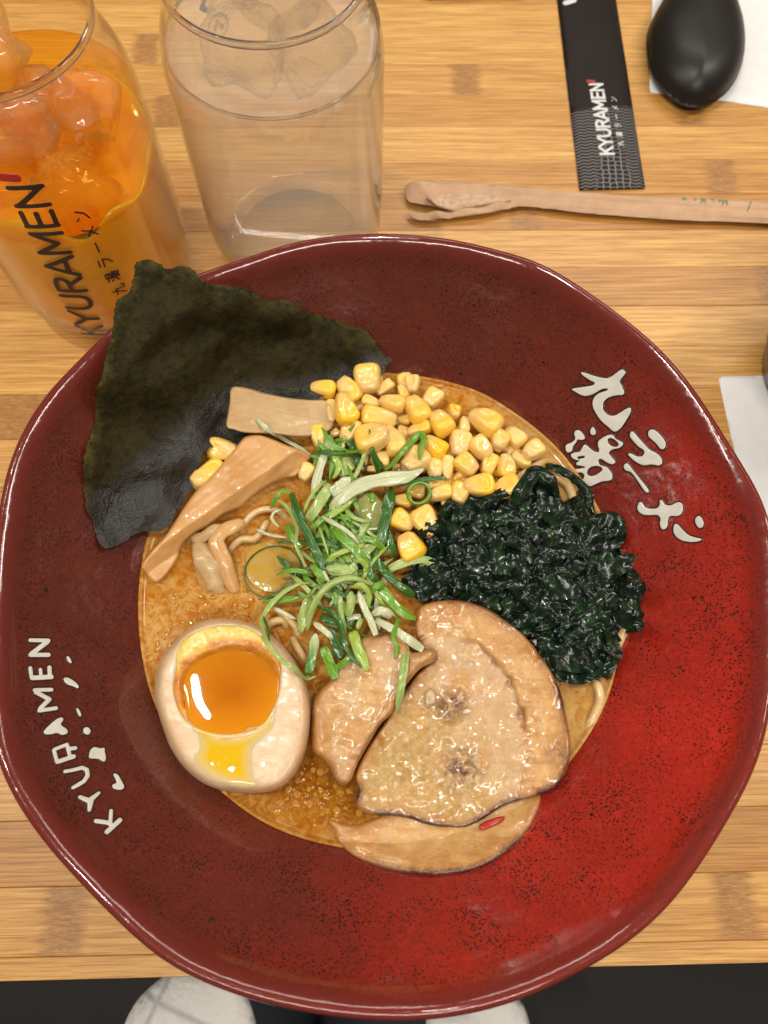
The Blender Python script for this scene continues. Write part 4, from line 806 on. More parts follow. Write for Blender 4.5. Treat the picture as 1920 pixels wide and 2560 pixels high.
# ================================================================== scallions
SG = 'shredded scallion strands heaped in the middle of the bowl'
SM = {'W': m_leaf('scallion_white', (.66, .66, .44), (.50, .55, .28)), 'L': m_leaf('scallion_pale_green', (.42, .52, .16), (.28, .42, .09)),
      'M': m_leaf('scallion_green', (.10, .26, .015), (.21, .42, .04)), 'D': m_leaf('scallion_dark_green', (.020, .085, .008), (.05, .17, .018)),
      'Y': m_leaf('scallion_yellow_green', (.30, .46, .05), (.40, .50, .10)), 'G': m_leaf('scallion_green_to_white', (.07, .22, .025), (.12, .30, .04), (.52, .58, .30))}
S1 = [('W',[(5,20,.25),(100,110,.35),(230,190,.35),(370,270,.25),(460,340,.1)],46,'pale scallion strand lying across the flat bamboo shoot'),
 ('W',[(605,160,.35),(590,260,.4),(540,400,.5),(500,540,.4),(480,690,.2)],84,'white scallion strand running down from the kernel that stands apart'),
 ('M',[(530,215,.1),(510,310,.25),(485,410,.2)],46,'short green scallion strand left of the long white one'),
 ('M',[(650,230,.3),(680,200,.5),(740,205,.5),(790,250,.4)],40,'green scallion loop top right of the white strand'),
 ('D',[(770,200,.3),(820,280,.5),(860,370,.45),(885,460,.2)],84,'dark green scallion blade behind the pale kernels'),
 ('Y',[(650,230,.45),(655,330,.6),(685,420,.45),(640,520,.2)],72,'bright green scallion loop falling beside the white strand'),
 ('M',[(675,240,.3),(710,290,.4),(785,312,.4)],40,'small green scallion crescent below the loop'),
 ('L',[(800,340,.2),(760,400,.4),(700,500,.2)],170,'translucent olive scallion tube under the green loops'),
 ('M',[(1070,450,.6),(1130,400,.9),(1220,290,1.1),(1300,200,1.15),(1365,150,1.1),(1395,200,1.0),(1360,280,.9),(1358,365,.8)],66,'green scallion hook arching over the corn'),
 ('D',[(955,280,.4),(1000,360,.6),(1060,440,.6)],58,'dark pointed scallion spike left of the hook'),
 ('W',[(645,770,.5),(690,690,.8),(800,610,1.0),(940,550,1.1),(1100,520,1.1),(1260,500,1.0),(1390,440,.9)],140,'broad white scallion strip across the top of the heap'),
 ('L',[(425,870,.4),(500,760,.7),(570,650,.8),(625,570,.7)],104,'pale scallion tube leaning up right on the left of the heap'),
 ('W',[(620,640,.8),(700,580,1.0),(785,510,.9)],120,'short white scallion piece between the tube and the broad strip'),
 ('D',[(1575,515,.7),(1450,520,.8),(1300,540,.8),(1170,590,.6)],48,'thin dark scallion sliver pointing right below the broad strip'),
 ('D',[(1125,590,.5),(1100,720,.7),(1070,860,.6),(1030,1030,.4),(1020,1090,.3)],110,'dark green scallion blade standing right of the translucent tube'),
 ('D',[(1080,950,.3),(1110,1050,.4),(1150,1160,.2)],90,'dark scallion scrap at the foot of the dark blade'),
 ('M',[(965,640,.9),(960,720,.9)],70,'stub of green scallion on top of the translucent tube'),
 ('D',[(295,640,.6),(330,760,.9),(380,880,1.0),(440,1000,1.0),(500,1130,1.0),(540,1240,.8),(560,1340,.6)],82,'long dark green scallion strand down the left of the heap'),
 ('M',[(125,770,.2),(170,670,.6),(230,615,.7),(295,660,.6)],42,'green scallion arch at the upper left of the heap'),
 ('L',[(140,680,.4),(230,730,.6),(300,820,.6),(340,940,.6),(330,1060,.6),(380,1180,.5),(430,1290,.4)],36,'thin pale wavy scallion strand on the left of the heap'),
 ('W',[(230,775,.2),(160,790,.4),(130,850,.4),(190,925,.2)],28,'tiny white scallion curl in the broth left of the heap'),
 ('M',[(265,900,.3),(300,1000,.5),(370,1100,.4)],78,'green scallion piece under the thin wavy strand'),
 ('M',[(450,940,.7),(530,870,.9),(625,780,.8)],52,'green scallion strand slanting up right beside the pale tube'),
 ('L',[(630,700,.5),(630,790,.6),(600,850,.5)],60,'yellowish scallion bit beside the pale tube'),
 ('W',[(545,835,.9),(650,890,1.1),(760,960,1.1),(860,1060,.9)],40,'thin white scallion strand crossing the middle of the heap'),
 ('M',[(640,930,.9),(740,1030,1.1),(840,1130,1.15),(930,1250,.95)],92,'wide green scallion strand slanting down right in the middle'),
 ('Y',[(580,1225,.8),(660,1150,1.0),(780,1105,1.05),(900,1070,.9)],56,'yellow green scallion strand curving across the heap centre'),
 ('D',[(600,1000,.6),(640,1130,.7)],56,'short dark scallion shred under the wide green one'),
 ('D',[(975,1080,.5),(1000,1200,.7),(1100,1330,.6)],84,'dark scallion blade on the right of the heap centre'),
 ('Y',[(805,1215,.9),(860,1195,1.1),(910,1230,1.0),(905,1290,.9)],52,'yellow green scallion hook at the heap centre'),
 ('L',[(1100,1270,.3),(1230,1215,.5),(1350,1190,.55),(1450,1215,.5),(1503,1290,.4)],84,'pale scallion frond curving right onto the seaweed'),
 ('L',[(590,1240,.7),(700,1270,.9),(810,1315,.8)],110,'broad pale green scallion piece in the heap centre'),
 ('W',[(0,940,.2),(110,985,.3),(260,1010,.4)],28,'thin white scallion thread floating left of the heap'),
 ('L',[(860,1060,.6),(880,1120,.7),(900,1170,.6)],34,'pale scallion sliver right of the yellow green strand'),
 ('D',[(170,1050,.3),(250,1045,.4),(300,1060,.4)],30,'small dark scallion tip pointing left at the heap edge'),
 ('L',[(700,1060,.6),(730,1150,.7),(720,1250,.6)],60,'pale scallion shred standing in the heap centre'),
 ('D',[(940,620,.4),(850,760,.3),(830,880,.3),(850,1010,.3)],34,'dark scallion edge strand left of the translucent tube')]
S2 = [('D',[(380,5,.4),(330,110,.4),(260,205,.3),(130,290,.2),(20,330,.15)],20,'thin dark green arc of a scallion ring below the oil pool'),
 ('L',[(470,190,.5),(350,205,.6),(220,275,.6),(110,385,.6),(60,470,.8),(50,560,1.2),(95,690,1.35),(200,820,1.4),(330,910,1.2),(420,985,.9),(500,965,.7)],46,'long pale scallion strand sweeping down over the egg'),
 ('D',[(62,470,.95),(95,560,1.35),(113,670,1.45)],24,'dark green sliver of scallion on the long strand over the egg'),
 ('M',[(60,355,.2),(200,335,.4),(370,312,.4)],58,'flat green scallion strand left of the lower heap'),
 ('M',[(345,260,.5),(420,305,.6),(500,225,.7)],40,'small green scallion loop left of the lower heap'),
 ('L',[(450,300,.5),(400,430,.6),(362,600,.4)],92,'pointed pale scallion piece at the left of the lower heap'),
 ('L',[(425,585,.5),(460,420,.9),(560,250,1.1),(700,160,1.15),(830,150,1.1),(955,205,.9)],62,'pale scallion arch over the lower heap'),
 ('D',[(510,385,.7),(630,435,1.0),(700,540,1.05),(735,690,1.0),(800,810,.9),(880,885,.7)],58,'long curved dark scallion strand running down onto the pork'),
 ('L',[(790,260,.9),(785,370,1.0),(755,465,.8)],84,'light green scallion stub hanging in the lower heap'),
 ('W',[(850,260,1.0),(900,400,1.2),(950,500,1.15),(995,625,.9)],62,'white forked scallion strand in the lower heap'),
 ('W',[(480,520,.6),(560,580,.8),(640,650,.7)],58,'white scallion strand end pointing down right near the egg'),
 ('W',[(665,300,.6),(615,385,.5)],38,'small white scallion chip in the lower heap'),
 ('Y',[(795,225,1.0),(880,210,1.2),(935,280,1.1),(930,400,.9)],54,'yellow scallion loop at the top of the lower heap'),
 ('M',[(950,270,.8),(1000,215,1.0),(1065,205,.9)],66,'short bright scallion tube right of the yellow loop'),
 ('M',[(1000,180,.7),(1100,320,.9),(1200,420,.9),(1325,495,.6)],96,'wide green scallion blade at the right of the lower heap'),
 ('D',[(1040,70,.6),(1150,180,.9),(1240,250,.85),(1315,300,.6)],84,'dark green scallion blade pointing down right to the seaweed'),
 ('W',[(960,450,.9),(1040,420,1.0),(1125,475,.8)],84,'white scallion flake right of the forked strand'),
 ('W',[(990,495,.9),(1120,565,1.05),(1250,650,.9),(1385,745,.7)],82,'broad white scallion strand slanting right over the pork'),
 ('M',[(1190,450,.6),(1140,640,.6),(1170,720,.5),(1155,825,.4)],46,'green scallion tip hanging over the pork below the white strand'),
 ('G',[(430,955,.35),(470,780,.6),(495,610,.7)],86,'green scallion tube standing between the egg and the pork'),
 ('M',[(555,720,.5),(610,850,.6),(660,985,.5)],96,'green scallion piece lying in the broth by the pork'),
 ('M',[(650,905,.6),(720,860,.7),(805,795,.6)],62,'green scallion crosspiece below the curved strand'),
 ('Y',[(800,590,.7),(840,720,.9),(922,915,.7)],98,'bright green flat scallion tip pointing down onto the pork'),
 ('L',[(1240,690,.7),(1235,850,.9),(1205,1050,.9),(1165,1270,.7)],70,'long pale scallion strand lying down across both pork slices'),
 ('D',[(600,560,.6),(665,700,.6),(705,830,.5)],96,'dark blue green scallion leaf under the curved strand'),
 ('L',[(875,480,.8),(840,575,.7)],52,'pale scallion chip below the forked strand'),
 ('L',[(705,340,.8),(745,450,.7)],74,'light green scallion chip left of the hanging stub'),
 ('D',[(540,470,.4),(640,520,.4),(760,520,.4),(880,430,.4)],90,'dark scallion leaf at the bottom of the lower heap'),
 ('L',[(600,60,.7),(700,90,.9),(820,60,.9)],110,'pale green scallion flake above the pale arch'),
 ('M',[(470,30,.7),(520,110,.8),(570,190,.6)],80,'green scallion end left above the pale arch'),
 ('D',[(900,40,.7),(960,120,.8),(1010,180,.7)],80,'dark scallion leaf above the bright tube'),
 ('W',[(140,395,.3),(230,440,.35),(330,490,.35)],36,'pale scallion thread in the broth above the egg'),
 ('W',[(830,90,.8),(800,20,.9)],60,'white scallion chip at the heap centre'),
 ('W',[(750,480,.7),(870,465,.8)],56,'white scallion shred under the white forked strand')]
from mathutils.bvhtree import BVHTree
_tv, _tf = [], []
for o in list(col.objects):
    if o.type == 'MESH' and (o.name.split('.')[0] in ('broth', 'pork_slice', 'bamboo_shoot', 'egg_white', 'yolk_rim', 'yolk', 'corn_kernel', 'wakame_mass', 'nori_sheet')):
        mw = Matrix.Translation(o.location) @ o.rotation_euler.to_matrix().to_4x4() @ Matrix.Diagonal((*o.scale, 1))
        if o.parent: mw = Matrix.Translation(o.parent.location) @ mw
        b0 = len(_tv); _tv += [mw @ v.co for v in o.data.vertices]; _tf += [tuple(b0 + i for i in p.vertices) for p in o.data.polygons]
BVH = BVHTree.FromPolygons(_tv, _tf)
def surf(px, py):
    o = Vector((0, 0, H * CM)); d = Vector(P3(px, py, 0)) * CM - o
    h = BVH.ray_cast(o, d.normalized()); return h[0].z / CM if h[0] else ZB
def zheap(px, py): return 3.50 + .55 * math.exp(-(((px - 860) / 150) ** 2 + ((py - 1370) / 200) ** 2))
for lst, zf in ((S1, C1), (S2, C2)):
    for k_, pts, w_, lab in lst:
        path = []
        for p in zf(pts): path.append(P3(p[0], p[1], max(zheap(p[0], p[1]) + p[2] * .72, surf(p[0], p[1]) + .06 + .18 * p[2])))
        o = ribbon('scallion_strand', path, w_ / 3.318 / 75.0 * .86, SM[k_], thick=.03, curl=random.uniform(-.15, .4), taper=(random.uniform(.15, .9), random.uniform(.1, .8)), twist=random.uniform(-1.3, 1.3), nprof=9, flutter=.022, split=random.random() < .5)
        tag(o, lab, 'scallion strand', SG)
_sh = []
for i in range(150):   # fine shreds between the larger strands
    px, py = random.gauss(858, 40), random.gauss(1370, 95); a = random.gauss(-1.1, .9); L_ = random.uniform(60, 170); cv = random.uniform(-.9, .9)
    if i < 8: px, py = random.gauss(830, 25), random.gauss(1150, 30)
    pts = [(px + L_ * t_ * math.cos(a + cv * t_), py - L_ * t_ * math.sin(a + cv * t_)) for t_ in (-.5, -.17, .17, .5)]
    zb_ = random.uniform(.05, .75)
    path = [P3(q[0], q[1], max(zheap(*q) + zb_ * (1 - 1.2 * abs(k - 1.5) / 3), surf(*q) + .05)) for k, q in enumerate(pts)]
    kk = random.choice('WLLLMMMDDY')
    _sh.append((ribbon('scallion_shred', path, random.uniform(.07, .22), SM[kk], thick=.025, curl=random.uniform(-.3, .4), taper=(.2, .15), twist=random.uniform(-1.5, 1.5), nprof=7, flutter=.015, split=True), kk))
sv, sf, al_, ac_, mi = [], [], [], [], []
for o, kk in _sh:
    b0 = len(sv); me = o.data; sv += [tuple(v.co / CM) for v in me.vertices]; sf += [tuple(b0 + q for q in p.vertices) for p in me.polygons]
    al_ += [d.value for d in me.attributes['along'].data]; ac_ += [d.value for d in me.attributes['across'].data]; mi += ['WLMDY'.index(kk)] * len(me.polygons)
    bpy.data.objects.remove(o)
shm = obj('scallion_shreds', sv, sf, attrs={'along': al_, 'across': ac_})
for k in 'WLMDY': shm.data.materials.append(SM[k])
shm.data.polygons.foreach_set('material_index', mi)
tag(shm, 'fine green and white scallion shreds tangled among the larger strands', 'scallion shreds', kind='stuff')
def ring(name, ctr, R0, w_, m, lab, tilt, cat, group=None, thick=.05):
    n = 48; V = []
    for i in range(n):
        a = 2 * math.pi * i / n; rr = R0 * (1 + .06 * math.sin(2 * a + .5))
        for (dr, dz) in ((-thick, -w_ / 2), (thick, -w_ / 2), (thick * 1.2, 0), (thick * .7, w_ / 2), (-thick * .7, w_ / 2), (-thick * 1.2, 0)):
            V.append(((rr + dr) * math.cos(a), (rr + dr) * math.sin(a), dz))
    R_ = Matrix.Rotation(tilt[0], 3, 'X') @ Matrix.Rotation(tilt[1], 3, 'Y'); V = [tuple(R_ @ Vector(v) + Vector(ctr)) for v in V]
    Fr = [(i * 6 + j, ((i + 1) % n) * 6 + j, ((i + 1) % n) * 6 + (j + 1) % 6, i * 6 + (j + 1) % 6) for i in range(n) for j in range(6)]
    return tag(obj(name, V, Fr, m, attrs={'along': [(i // 6) / n for i in range(6 * n)], 'across': [0.0] * 6 * n}), lab, cat, group)
ring('scallion_ring', P3(*C1([(1350, 640)])[0], 4.15), .36, .34, SM['M'], 'green scallion ring on the corn below the thin dark sliver', (.35, .1), 'scallion ring')
ring('scallion_ring', P3(*ZP([(1090, 570)])[0], 3.46), .90, .12, SM['D'], 'large thin dark green scallion ring around a clear oil pool left of the heap', (.03, .03), 'scallion ring', thick=.018)
# translucent tube in the middle
TUBE = NT('scallion_translucent'); TUBE.set(color=(.42, .48, .14), rough=.12, sss=.5, sss_r=(.8, 1, .3), sss_s=.004, trans=.35, coat=.6, coat_rough=.05); TUBE.bump(TUBE.noise(3, 3), .2, .1)
tag(ribbon('scallion_strand', [P3(p[0], p[1], 3.9 + p[2]) for p in C1([(950,650,.3),(935,760,.35),(925,880,.2),(900,1020,-.1)])], .88, TUBE.m, thick=.06, curl=.45, taper=(.45, .75), nprof=11), 'wide translucent scallion tube upright in the middle of the heap', 'scallion strand', SG)
OILP = NT('oil_pool'); OILP.set(color=OILP.mix(OILP.rng(OILP.noise(3, 4), .4, .6), (.42, .30, .09), (.46, .26, .04)), rough=.08, coat=.0); OILP.bump(OILP.vor(7), .12, .04)
tag(puff('oil_pool', f_poly(smooth_poly(ZP([(870,480),(900,400),(980,340),(1090,350),(1200,380),(1290,430),(1310,540),(1280,640),(1200,710),(1080,740),(960,700),(890,610)]), 3)), 4, lambda u, v, s: ZB + .05 + .025 * np.sqrt(np.clip(s / .3, 0, 1)), lambda u, v, s: ZB - .02 + 0 * u, OILP.m, unit=1/77.), 'greenish gold oil pool inside the thin scallion ring', 'oil pool')
DROP = NT('oil_droplet'); DROP.set(color=(.46, .19, .012), rough=.03, coat=1, coat_rough=.01, sss=.3, sss_r=(1, .5, .1), sss_s=.002)
dm = bpy.data.meshes.new('oil_droplets'); dv, df = [], []
for i in range(350):
    if i >= 260: px, py, zz = (random.gauss(790, 85), random.gauss(1990, 45), ZB + .02) if i < 315 else (random.uniform(380, 640), random.uniform(1470, 1640), ZB + .02)
    elif i < 110: px, py, zz = random.gauss(800, 75), random.gauss(1985, 38), ZB + .02
    elif i < 190: px, py, zz = random.uniform(390, 620), random.uniform(1480, 1620), ZB + .02
    else: px, py, zz = random.gauss(985, 24), random.gauss(1830, 60), 3.9
    if zz > 3.6: continue
    r0 = random.choice([.03, .04, .06, .08, .11]) if i >= 260 else random.choice([.025, .03, .04, .06]); x0, y0, _ = P3(px, py, zz); b0 = len(dv)
    for q, (rr, hz) in enumerate(((1, -.015), (.85, .002), (.5, .006))):
        for a in range(12): dv.append(((x0 + r0 * rr * math.cos(a * math.pi / 6)) * CM, (y0 + r0 * rr * math.sin(a * math.pi / 6)) * CM, (zz + .02 + hz) * CM))
    for q in range(2):
        for a in range(12): df.append((b0 + q * 12 + a, b0 + q * 12 + (a + 1) % 12, b0 + (q + 1) * 12 + (a + 1) % 12, b0 + (q + 1) * 12 + a))
    df.append(tuple(b0 + 24 + a for a in range(12)))
dm.from_pydata(dv, [], df); dm.polygons.foreach_set('use_smooth', [True] * len(dm.polygons)); dm.materials.append(DROP.m)
dro = bpy.data.objects.new('oil_droplets', dm); col.objects.link(dro); tag(dro, 'tiny round amber oil droplets floating on the broth', 'oil droplets', kind='stuff')

# ================================================================== writing
CAPS = {'K': (.66, [[(.1, 0), (.1, 1)], [(.58, 1), (.1, .42)], [(.27, .6), (.62, 0)]]), 'Y': (.70, [[(.02, 1), (.34, .46)], [(.66, 1), (.34, .46)], [(.34, .46), (.34, 0)]]),
 'U': (.74, [[(.1, 1), (.1, .33), (.16, .14), (.28, .03), (.44, .03), (.56, .14), (.62, .33), (.62, 1)]]), 'R': (.68, [[(.1, 0), (.1, .97), (.40, .97), (.55, .88), (.58, .72), (.52, .57), (.38, .5), (.1, .5)], [(.34, .5), (.6, 0)]]),
 'A': (.74, [[(.03, 0), (.36, 1)], [(.69, 0), (.36, 1)], [(.14, .3), (.58, .3)]]), 'M': (.88, [[(.1, 0), (.1, 1)], [(.1, 1), (.42, .25)], [(.42, .25), (.74, 1)], [(.74, 1), (.74, 0)]]),
 'E': (.62, [[(.1, 0), (.1, 1)], [(.1, .97), (.53, .97)], [(.1, .52), (.5, .52)], [(.1, .03), (.53, .03)]]), 'N': (.76, [[(.1, 0), (.1, 1)], [(.1, .95), (.6, .05)], [(.6, 0), (.6, 1)]])}
KANA = [[[(.45, 1), (.4, .6), (.1, .05)], [(.05, .68), (.62, .72), (.66, .15), (.75, .05), (.98, .1), (1, .3)]],
 [[(.05, .9), (.18, .8)], [(0, .6), (.13, .5)], [(0, .05), (.2, .3)], [(.38, .95), (.85, .95), (.85, .6), (.38, .6), (.38, .95)], [(.4, .78), (.83, .78)], [(.28, .47), (.98, .47)], [(.45, .45), (.3, .2)], [(.42, .35), (.92, .35), (.85, .02), (.72, .05)], [(.6, .33), (.35, .02)], [(.75, .33), (.55, .02)]],
 [[(.2, .92), (.8, .92)], [(.1, .62), (.88, .62), (.75, .3), (.35, 0)]], [[(.05, .5), (.95, .55)]], [[(.8, .95), (.6, .5), (.1, .05)], [(.2, .65), (.85, .2)]], [[(.1, .85), (.3, .7)], [(.1, .05), (.6, .3), (.92, .8)]]]
def write(parent, at, mapf, start, end, height, m, mred, kstart=None, kend=None, kh=.3, upsign=1, h0=.012, cell=.045, mirror=False, hair=.085):
    """latin word from start to end in surface coordinates, letters rising to the left of that direction"""
    s0, e0 = np.array(start, float), np.array(end, float); L = np.hypot(*(e0 - s0)); d = (e0 - s0) / L; up = np.array([-d[1], d[0]]) * upsign
    adv = sum(CAPS[c][0] for c in 'KYURAMEN'); k = L / (adv * height)
    outs = []
    def emit(nm, strokes, o, kx, h, r, mm, cl):
        fs = [f_stroke([o + d * (q[0] * kx) + up * (q[1] * h) for q in s], r) for s in strokes]
        ob = puff(nm, f_union(fs), cl, lambda u, v, s: 0 * u + h0, lambda u, v, s: 0 * u - .003, mm, mapf=mapf)
        under(ob, parent, at) if parent is not None else None; outs.append(ob)
    x = 0.0
    for c in 'KYURAMEN':
        emit('letter', CAPS[c][1], s0 + d * x, height * k, height, hair * height, m, cell); x += CAPS[c][0] * height * k
    emit('accent_mark', [[(.0, .62), (.04, 1.1)]], s0 + d * (x + .12 * height), height, height, .13 * height, mred, cell)
    if kstart is not None:
        ks, ke = np.array(kstart, float), np.array(kend, float); dl = np.hypot(*(ke - ks)) / 5.6
        for i, ch in enumerate(KANA): emit('character', ch, ks + (ke - ks) * (i / 5.6 + .0), kh, kh, .055 * kh, m, cell * .6)
    return outs
INKB = m_plain('black_print', (.018, .018, .02), .35, 5, .1, .1); INKR = m_plain('red_print', (.52, .03, .03), .35, 5, .1, .1); INKWH = m_plain('white_print', (.72, .71, .69), .4, 5, .1, .05)

# ================================================================== drinking glasses
GO, GC = (-12.2, 20.3), (-4.35, 22.9)
GP = [(0, .25), (2.7, .25), (2.75, 0.0), (3.1, 0.0), (3.25, .12), (3.42, .5), (3.72, 1.35), (3.82, 2.2), (3.84, 5), (3.84, 8.8), (3.80, 9.6), (3.66, 10.3), (3.45, 10.85), (3.32, 11.2), (3.27, 11.6), (3.29, 11.88), (3.24, 12.0), (3.15, 12.0), (3.09, 11.88), (3.09, 11.6), (3.13, 11.2), (3.26, 10.85), (3.48, 10.3), (3.62, 9.6), (3.66, 8.8), (3.66, 2.3), (3.52, 1.5), (3.2, .75), (2.6, .5), (0, .45)]
GP = [(r + (.11 if 18 <= i <= 28 and 1.2 < z < 11.3 else 0), z) for i, (r, z) in enumerate(GP)]
GP = [(r * .965, z) for r, z in GP]
GPs = spline(GP[1:-1], 3); GPs = np.vstack([GP[0], GPs, GP[-1]])
gi = sorted([(z, r) for r, z in GP[17:]]); gin_r = lambda z: np.interp(z, [q[0] for q in gi], [q[1] for q in gi])
gout = lambda z: np.interp(z, [.12, .5, 1.35, 2.2, 5, 8.8, 9.6, 10.3, 10.85, 11.2, 11.6], [3.136, 3.30, 3.59, 3.686, 3.706, 3.706, 3.667, 3.53, 3.33, 3.20, 3.156])
tea = tag(empty('iced_tea_glass', (*GO, 0)), 'glass of milky orange iced tea with black lettering, behind the nori on the left', 'glass')
wat = tag(empty('water_glass', (*GC, 0)), 'clear glass of iced water behind the far rim of the red bowl', 'glass')
lathe('glass_body', GPs, GLASS, tea); lathe('glass_body', GPs, GLASS, wat)
RIMG = m_clear('glass_rim', (.97, .97, .96), 1.45)
for g_ in (tea, wat):
    lathe('glass_rim', [(3.10 + .10 * math.cos(a), 11.97 + .13 * math.sin(a)) for a in np.linspace(0, 2 * math.pi, 13)], RIMG, g_)
def on_cyl(c, dz=0):   # surface coordinates: u = angle * 3.84, v = height
    def f(u, v, h):
        r = gout(v) + h + .006; a = u / 3.7; return np.stack([r * np.cos(a) + c[0], r * np.sin(a) + c[1], v + 0 * h], 1)
    return f
def hit_cyl(px, py, c, R_=3.84):
    best = None
    for z in np.arange(12, 0, -.01):
        x, y = P(px, py, z)
        if (x - c[0]) ** 2 + (y - c[1]) ** 2 >= R_ ** 2:
            if best is not None: return math.atan2(best[1] - c[1], best[0] - c[0]) * 3.84, best[2]
        else: best = (x, y, z)
    return None
def scyl(px, py, c):
    # first crossing of the ray with the glass wall coming from the camera
    prev = None
    for z in np.arange(12.2, -.5, -.01):
        x, y = P(px, py, z); r = math.hypot(x - c[0], y - c[1])
        if prev and r <= gout(z) and prev > gout(z): return np.array([math.atan2(y - c[1], x - c[0]) * 3.7, z])
        prev = r
    return np.array([-1.03 * 3.7, max(.3, z)])
ks_, ns_ = scyl(268, 838, GO), scyl(98, 448, GO)

k1_, k2_ = scyl(318, 728, GO), scyl(214, 520, GO)
write(tea, (*GO, 0), on_cyl(GO), ks_, ns_, .98, INKB, INKR, k1_, k2_, .52, cell=.05)
# the tea: opaque and milky below, clear amber with ice above
TEA = NT('milk_tea'); n_ = TEA.noise(.5, 4, .6, dist=1.2); zc = TEA.xyz()[2]
TEA.set(color=TEA.mix(TEA.rng(TEA.math('ADD', zc, TEA.math('MULTIPLY', n_, 3.)), 3., 8.5), TEA.mix(TEA.rng(n_, .4, .6), (.96, .40, .035), (.86, .30, .02)), (.95, .44, .015)), rough=.12, sss=.9, sss_r=(1, .55, .2), sss_s=.012, coat=.4, coat_rough=.04)
def fill(z1, wavef=None, r0=.012, zb=.62):
    zs = np.concatenate([[zb], np.linspace(zb + .15, z1, 24)]); pr = [(0, zb)] + [(float(gin_r(z)) - r0, float(z)) for z in zs] + [(float(gin_r(z1)) * k, z1 - .03) for k in (.97, .8, .6, .4, .2, 0)]
    return pr
lq = lathe('milky_tea', fill(7.2), TEA.m, tea)
for v in lq.data.vertices:
    if v.co.z > .070: v.co.z += CM * .9 * float(vnoise(v.co.x * 70, v.co.y * 70, 2)) 
AMB = NT('amber_tea'); AMB.set(color=(1, .70, .22), rough=.05, ior=1.2, trans=1.0)
tr_ = AMB.node('ShaderNodeBsdfTransparent', {'Color': (1, .84, .40)}); mx_ = AMB.node('ShaderNodeMixShader', {0: .8, 1: AMB.b.outputs[0], 2: tr_.outputs[0]}); AMB.l.new(mx_.outputs[0], AMB.out.inputs[0])
lathe('amber_tea', [(r, z) for r, z in fill(8.9, zb=6.8)], AMB.m, tea)
ICEO = NT('amber_ice'); ni = ICEO.noise(1.3, 4, .6, dist=.8)
ICEO.set(color=ICEO.mix(ICEO.rng(ni, .35, .65), (1, .80, .32), (1, .90, .62)), rough=.05, ior=1.2, trans=.85, sss=.0, sss_r=(1, .5, .1), sss_s=.01, coat=.6, coat_rough=.03); ICEO.bump(ni, .5, .5); _t = ICEO.node('ShaderNodeBsdfTransparent', {'Color': (1, .92, .70)}); _x = ICEO.node('ShaderNodeMixShader', {0: .4, 1: ICEO.b.outputs[0], 2: _t.outputs[0]}); ICEO.l.new(_x.outputs[0], ICEO.out.inputs[0])
ICEW = m_clear('ice', (.99, .99, .98), 1.18, .01, .6, .62)
def ice(m, loc, size, rot, par, at, seed):
    import bmesh
    bm = bmesh.new(); bmesh.ops.create_cube(bm, size=1.0); bmesh.ops.subdivide_edges(bm, edges=bm.edges, cuts=7, use_grid_fill=True)
    R_ = Matrix.Rotation(rot[2], 3, 'Z') @ Matrix.Rotation(rot[1], 3, 'Y') @ Matrix.Rotation(rot[0], 3, 'X')
    for v in bm.verts:
        p = v.co; l = (abs(p.x * 2) ** 5 + abs(p.y * 2) ** 5 + abs(p.z * 2) ** 5) ** .2; q = p / max(l, .3)
        q = q * (1 + .10 * float(vnoise(p.x * 7 + seed, p.y * 7, p.z * 7)) + .20 * float(vnoise(p.x * 3 + seed, p.y * 3, p.z * 3)))
        q = R_ @ Vector((q.x * size[0], q.y * size[1], q.z * size[2])) ; v.co = (q + Vector(loc) + Vector((at[0], at[1], 0)))
    V = [tuple(v.co) for v in bm.verts]; Fi = [[v.index for v in f.verts] for f in bm.faces]; bm.free()
    return V, Fi
def icecube(m, loc, size, rot, par, at, seed, lab):
    V, Fi = ice(m, loc, size, rot, par, at, seed); V = np.array(V)
    # stay inside the glass
    dx, dy = V[:, 0] - at[0], V[:, 1] - at[1]; r = np.hypot(dx, dy); lim = gin_r(np.clip(V[:, 2], .8, 11.9)) - .06; k = np.minimum(1, lim / np.maximum(r, 1e-6))
    V[:, 0] = at[0] + dx * k; V[:, 1] = at[1] + dy * k
    return tag(obj('ice_cube', V, Fi, m), lab, 'ice cube')
for i, (loc, size, rot, lab) in enumerate([
    ((-1.5, -1.6, 7.3), (2.4, 2.2, 2.3), (.3, .5, .4), 'amber ice cube low on the left in the iced tea'),
    ((1.3, -1.9, 7.3), (2.3, 2.2, 2.2), (.7, .2, 1.1), 'amber ice cube low on the right in the iced tea, by the glass wall'),
    ((.2, .9, 7.8), (2.6, 2.2, 2.1), (.2, .9, .2), 'amber ice cube in the middle of the iced tea'),
    ((-.3, -1.0, 9.0), (2.6, 2.0, 2.2), (.9, .3, .6), 'amber ice cube at the surface of the iced tea, near side'),
    ((1.7, .6, 8.6), (2.2, 2.0, 2.0), (.4, .7, 1.9), 'amber ice cube at the surface of the iced tea, right side'),
    ((-1.5, 1.3, 9.5), (2.7, 2.1, 2.2), (.5, .1, .9), 'topmost amber ice cube rising out of the iced tea')]):
    icecube(ICEO.m, loc, size, rot, tea, GO, i * 3.7, lab)
